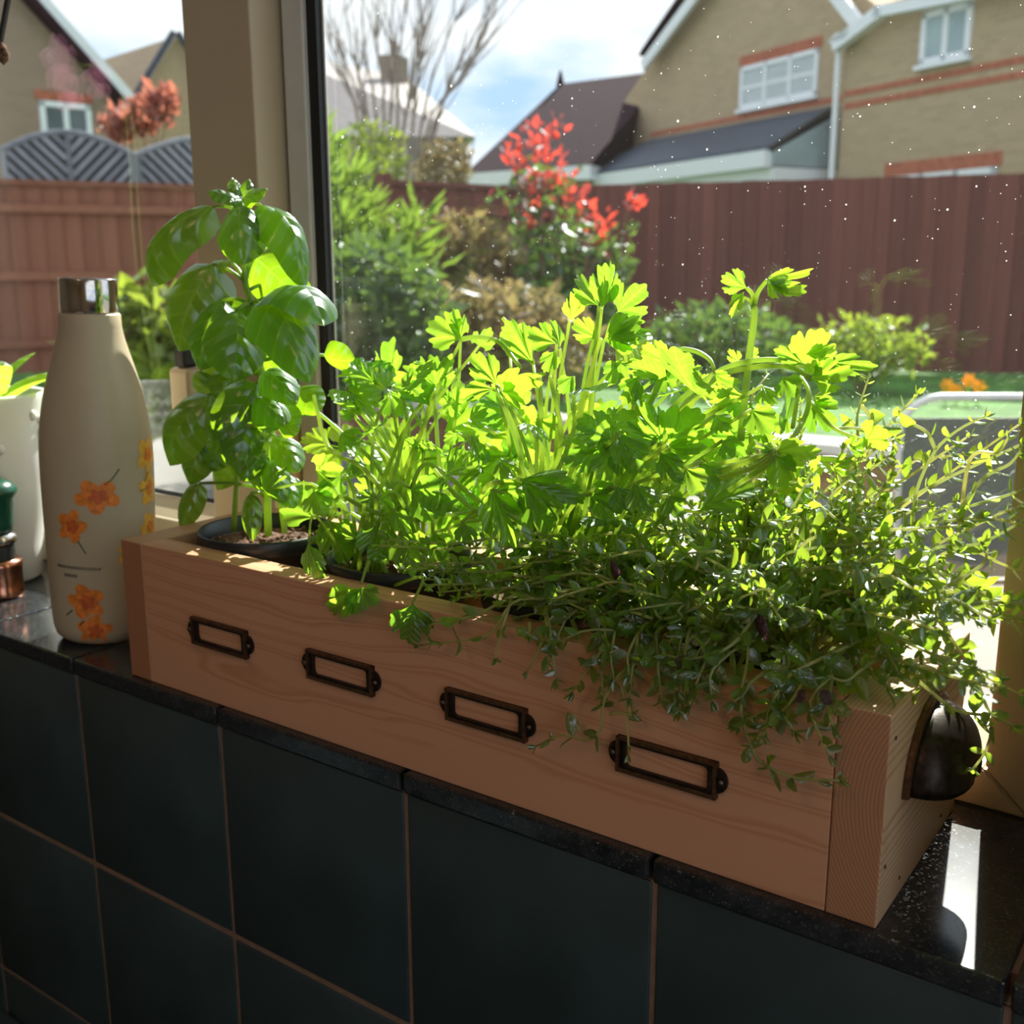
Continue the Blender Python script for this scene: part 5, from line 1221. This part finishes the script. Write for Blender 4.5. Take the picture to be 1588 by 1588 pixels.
HK(k5, [(1000, 1400, .03), (1080, 1440, .03), (1280, 1430, .03), (1640, 1445, .03)], gap=0.014)
HK(k5, [(980, 1360, .035), (1150, 1260, .035), (1300, 1160, .04), (1330, 1060, .04)], gap=0.012)
HK(k5, [(-10, 1240, .03), (160, 1190, .028), (420, 1215, .03), (560, 1230, .035)], gap=0.012)
HK(k5, [(740, 1560, .03), (715, 1290, .03), (600, 1120, .035), (570, 950, .04), (635, 780, .045)], gap=0.012)
HK(k5, [(520, 1240, .035), (400, 990, .04), (240, 830, .045), (80, 700, .05)], gap=0.011)
HK(k5, [(440, 40, .085), (520, 150, .085), (560, 250, .08), (600, 420, .075)], gap=0.010)
HK(k5, [(240, 205, .09), (430, 205, .085), (560, 260, .08)], gap=0.011)
HK(k6, [(1640, 300, .02), (1380, 400, .012), (1290, 270, .010), (1080, 200, .012), (880, 70, .02), (740, 30, .03)], gap=0.014, big=1.0)
HK(k6, [(1320, 395, .010), (1180, 355, .008), (980, 365, .006), (800, 300, .004)], gap=0.014)
HK(k6, [(1100, 330, .02), (840, 260, .012), (640, 200, .010), (450, 205, .010), (340, 240, .006)], gap=0.013)
HK(k6, [(900, 300, .015), (640, 270, .006), (450, 300, .0), (330, 480, -.006), (150, 530, -.008), (-130, 560, -.008)], gap=0.013, big=1.0)
HK(k6, [(700, 300, .012), (480, 250, .004), (240, 370, -.004), (0, 420, -.006), (-60, 440, -.006)], gap=0.014)
HK(k6, [(660, 380, .002), (660, 470, -.006), (600, 620, -.010), (545, 720, -.010)], gap=0.02)
HK(k6, [(450, 270, .004), (380, 500, -.006), (350, 640, -.008)], gap=0.018)
HK(k6, [(560, 420, 0), (560, 500, -.007)], gap=0.008, big=1.0)
HK(k6, [(2000, 300, .02), (1800, 560, .0), (1560, 640, -.006), (1400, 620, -.007)], gap=0.010, big=1.25)
HK(k3, [(500, -20, .02), (330, 60, .006), (200, 130, -.004), (120, 260, -.010), (90, 380, -.012)], gap=0.010, big=1.2)
HK(k3, [(620, 40, .02), (520, 90, .008), (440, 150, .0), (360, 130, -.002)], gap=0.009, big=1.35)
HK(k3, [(520, 60, .02), (560, 140, .010), (640, 190, .006)], gap=0.009, big=1.25)
# the bushy dome
k = 0
while k < 128:
    a = rnd.uniform(0, 2 * pi); rr = 0.030 * math.sqrt(rnd.random())
    b = TH + Vector((rr * cos(a), rr * sin(a), 0.0905))
    ex = Vector((rnd.gauss(0.435, 0.062), rnd.uniform(-0.012, 0.126), 0)); u = (ex.x - 0.43) / 0.13
    if not (0.285 < ex.x < 0.60): continue
    ztop = 0.216 - 0.55 * (0.126 - ex.y) - 0.035 * max(0, -u) ** 1.2 + (0.012 if rnd.random() < 0.12 else 0.0)
    ex.z = max(0.090, ztop - abs(rnd.gauss(0, 0.016)))
    if ex.x > 0.505: ex.z = max(ex.z, 0.105)
    m = b.lerp(ex, 0.5) + Vector((rnd.uniform(-.015, .015), rnd.uniform(-.012, .012), rnd.uniform(0.002, 0.020)))
    m2 = b.lerp(ex, 0.8) + Vector((rnd.uniform(-.010, .010), rnd.uniform(-.010, .010), rnd.uniform(0.0, 0.012)))
    m.y = min(m.y, 0.126); m2.y = min(m2.y, 0.126)
    tstem([b, m, m2, ex], n=12, gap=0.0085, big=rnd.uniform(0.95, 1.3) if ex.y < 0.05 else rnd.uniform(0.8, 1.1), start=0.42)
    k += 1
for k in range(24):      # sprays resting on the right end board
    b = TH + Vector((rnd.uniform(0, .03), rnd.uniform(-.03, .03), 0.0905))
    ex = Vector((rnd.uniform(0.475, 0.545), rnd.uniform(0.0, 0.118), rnd.uniform(0.104, 0.135)))
    m = b.lerp(ex, 0.5) + Vector((0, rnd.uniform(-.01, .01), rnd.uniform(0.012, 0.03)))
    tstem([b, m, b.lerp(ex, 0.8) + Vector((0, 0, rnd.uniform(.004, .012))), ex], n=12, gap=0.0078, big=1.15, start=0.35)
k = 0
while k < 26:      # long runners lying over the neighbour pot, and low fringe along the front edge
    b = TH + Vector((rnd.uniform(-.03, 0), rnd.uniform(-.03, .01), 0.0905))
    ex = Vector((rnd.uniform(0.225, 0.34), rnd.uniform(-0.004, 0.03), rnd.uniform(0.096, 0.125)))
    m = b.lerp(ex, 0.45) + Vector((0, rnd.uniform(-.01, .005), rnd.uniform(0.015, 0.035)))
    tstem([b, m, b.lerp(ex, 0.8) + Vector((0, 0, .008)), ex], n=12, gap=0.009, start=0.3); k += 1
for k in range(20):
    x = rnd.uniform(0.335, 0.49); b = TH + Vector((rnd.uniform(-.03, .03), rnd.uniform(-.035, 0), 0.0905))
    tstem([b, Vector((x, 0.015, 0.108)), Vector((x + rnd.uniform(-.01, .01), -0.006, rnd.uniform(0.092, 0.10))), Vector((x + rnd.uniform(-.015, .015), -0.010, rnd.uniform(0.074, 0.09)))], n=12, gap=0.0075, big=1.3, start=0.35)
for P, r0, r1 in ST:
    kk = len(P) - 1; mobj('stem', rel(tube(P, [r0 + (r1 - r0) * i / kk for i in range(kk + 1)], 5), TH), M['thyme_stem'], th, True)
# the 300 leaves that show largest are pieces of their own
def ok(l): 
    p = l[0]; return p.y < 0.131 and l[1].y < 0.131 and p.z > 0.02
LV = [l for l in LV if ok(l)]
def score(l):
    p = l[0]; return (l[1] - l[0]).length / (p - EYE).length * (1.5 if l[4] else 1.0) * (1.25 if p.y < 0.03 else 1.0)
LV.sort(key=score, reverse=True)
for i, l in enumerate(LV[:300]): put_leaf(TLp if i % 61 == 7 else TLm[i % 3], th, l[0], l[1], l[2], l[3])
V, F = [], []
for l in LV[300:]:
    A = frame_mat(l[0], l[1], l[2], l[3]); n0 = len(V)
    V += [A @ v - TH for v in tleaf[0]]; F += [tuple(i + n0 for i in q) for q in tleaf[1]]
o = mobj('small_leaves', (V, F), M['thyme_s'], th, True); o['kind'] = 'stuff'
print('THYME leaves', len(LV), 'stems', len(ST))
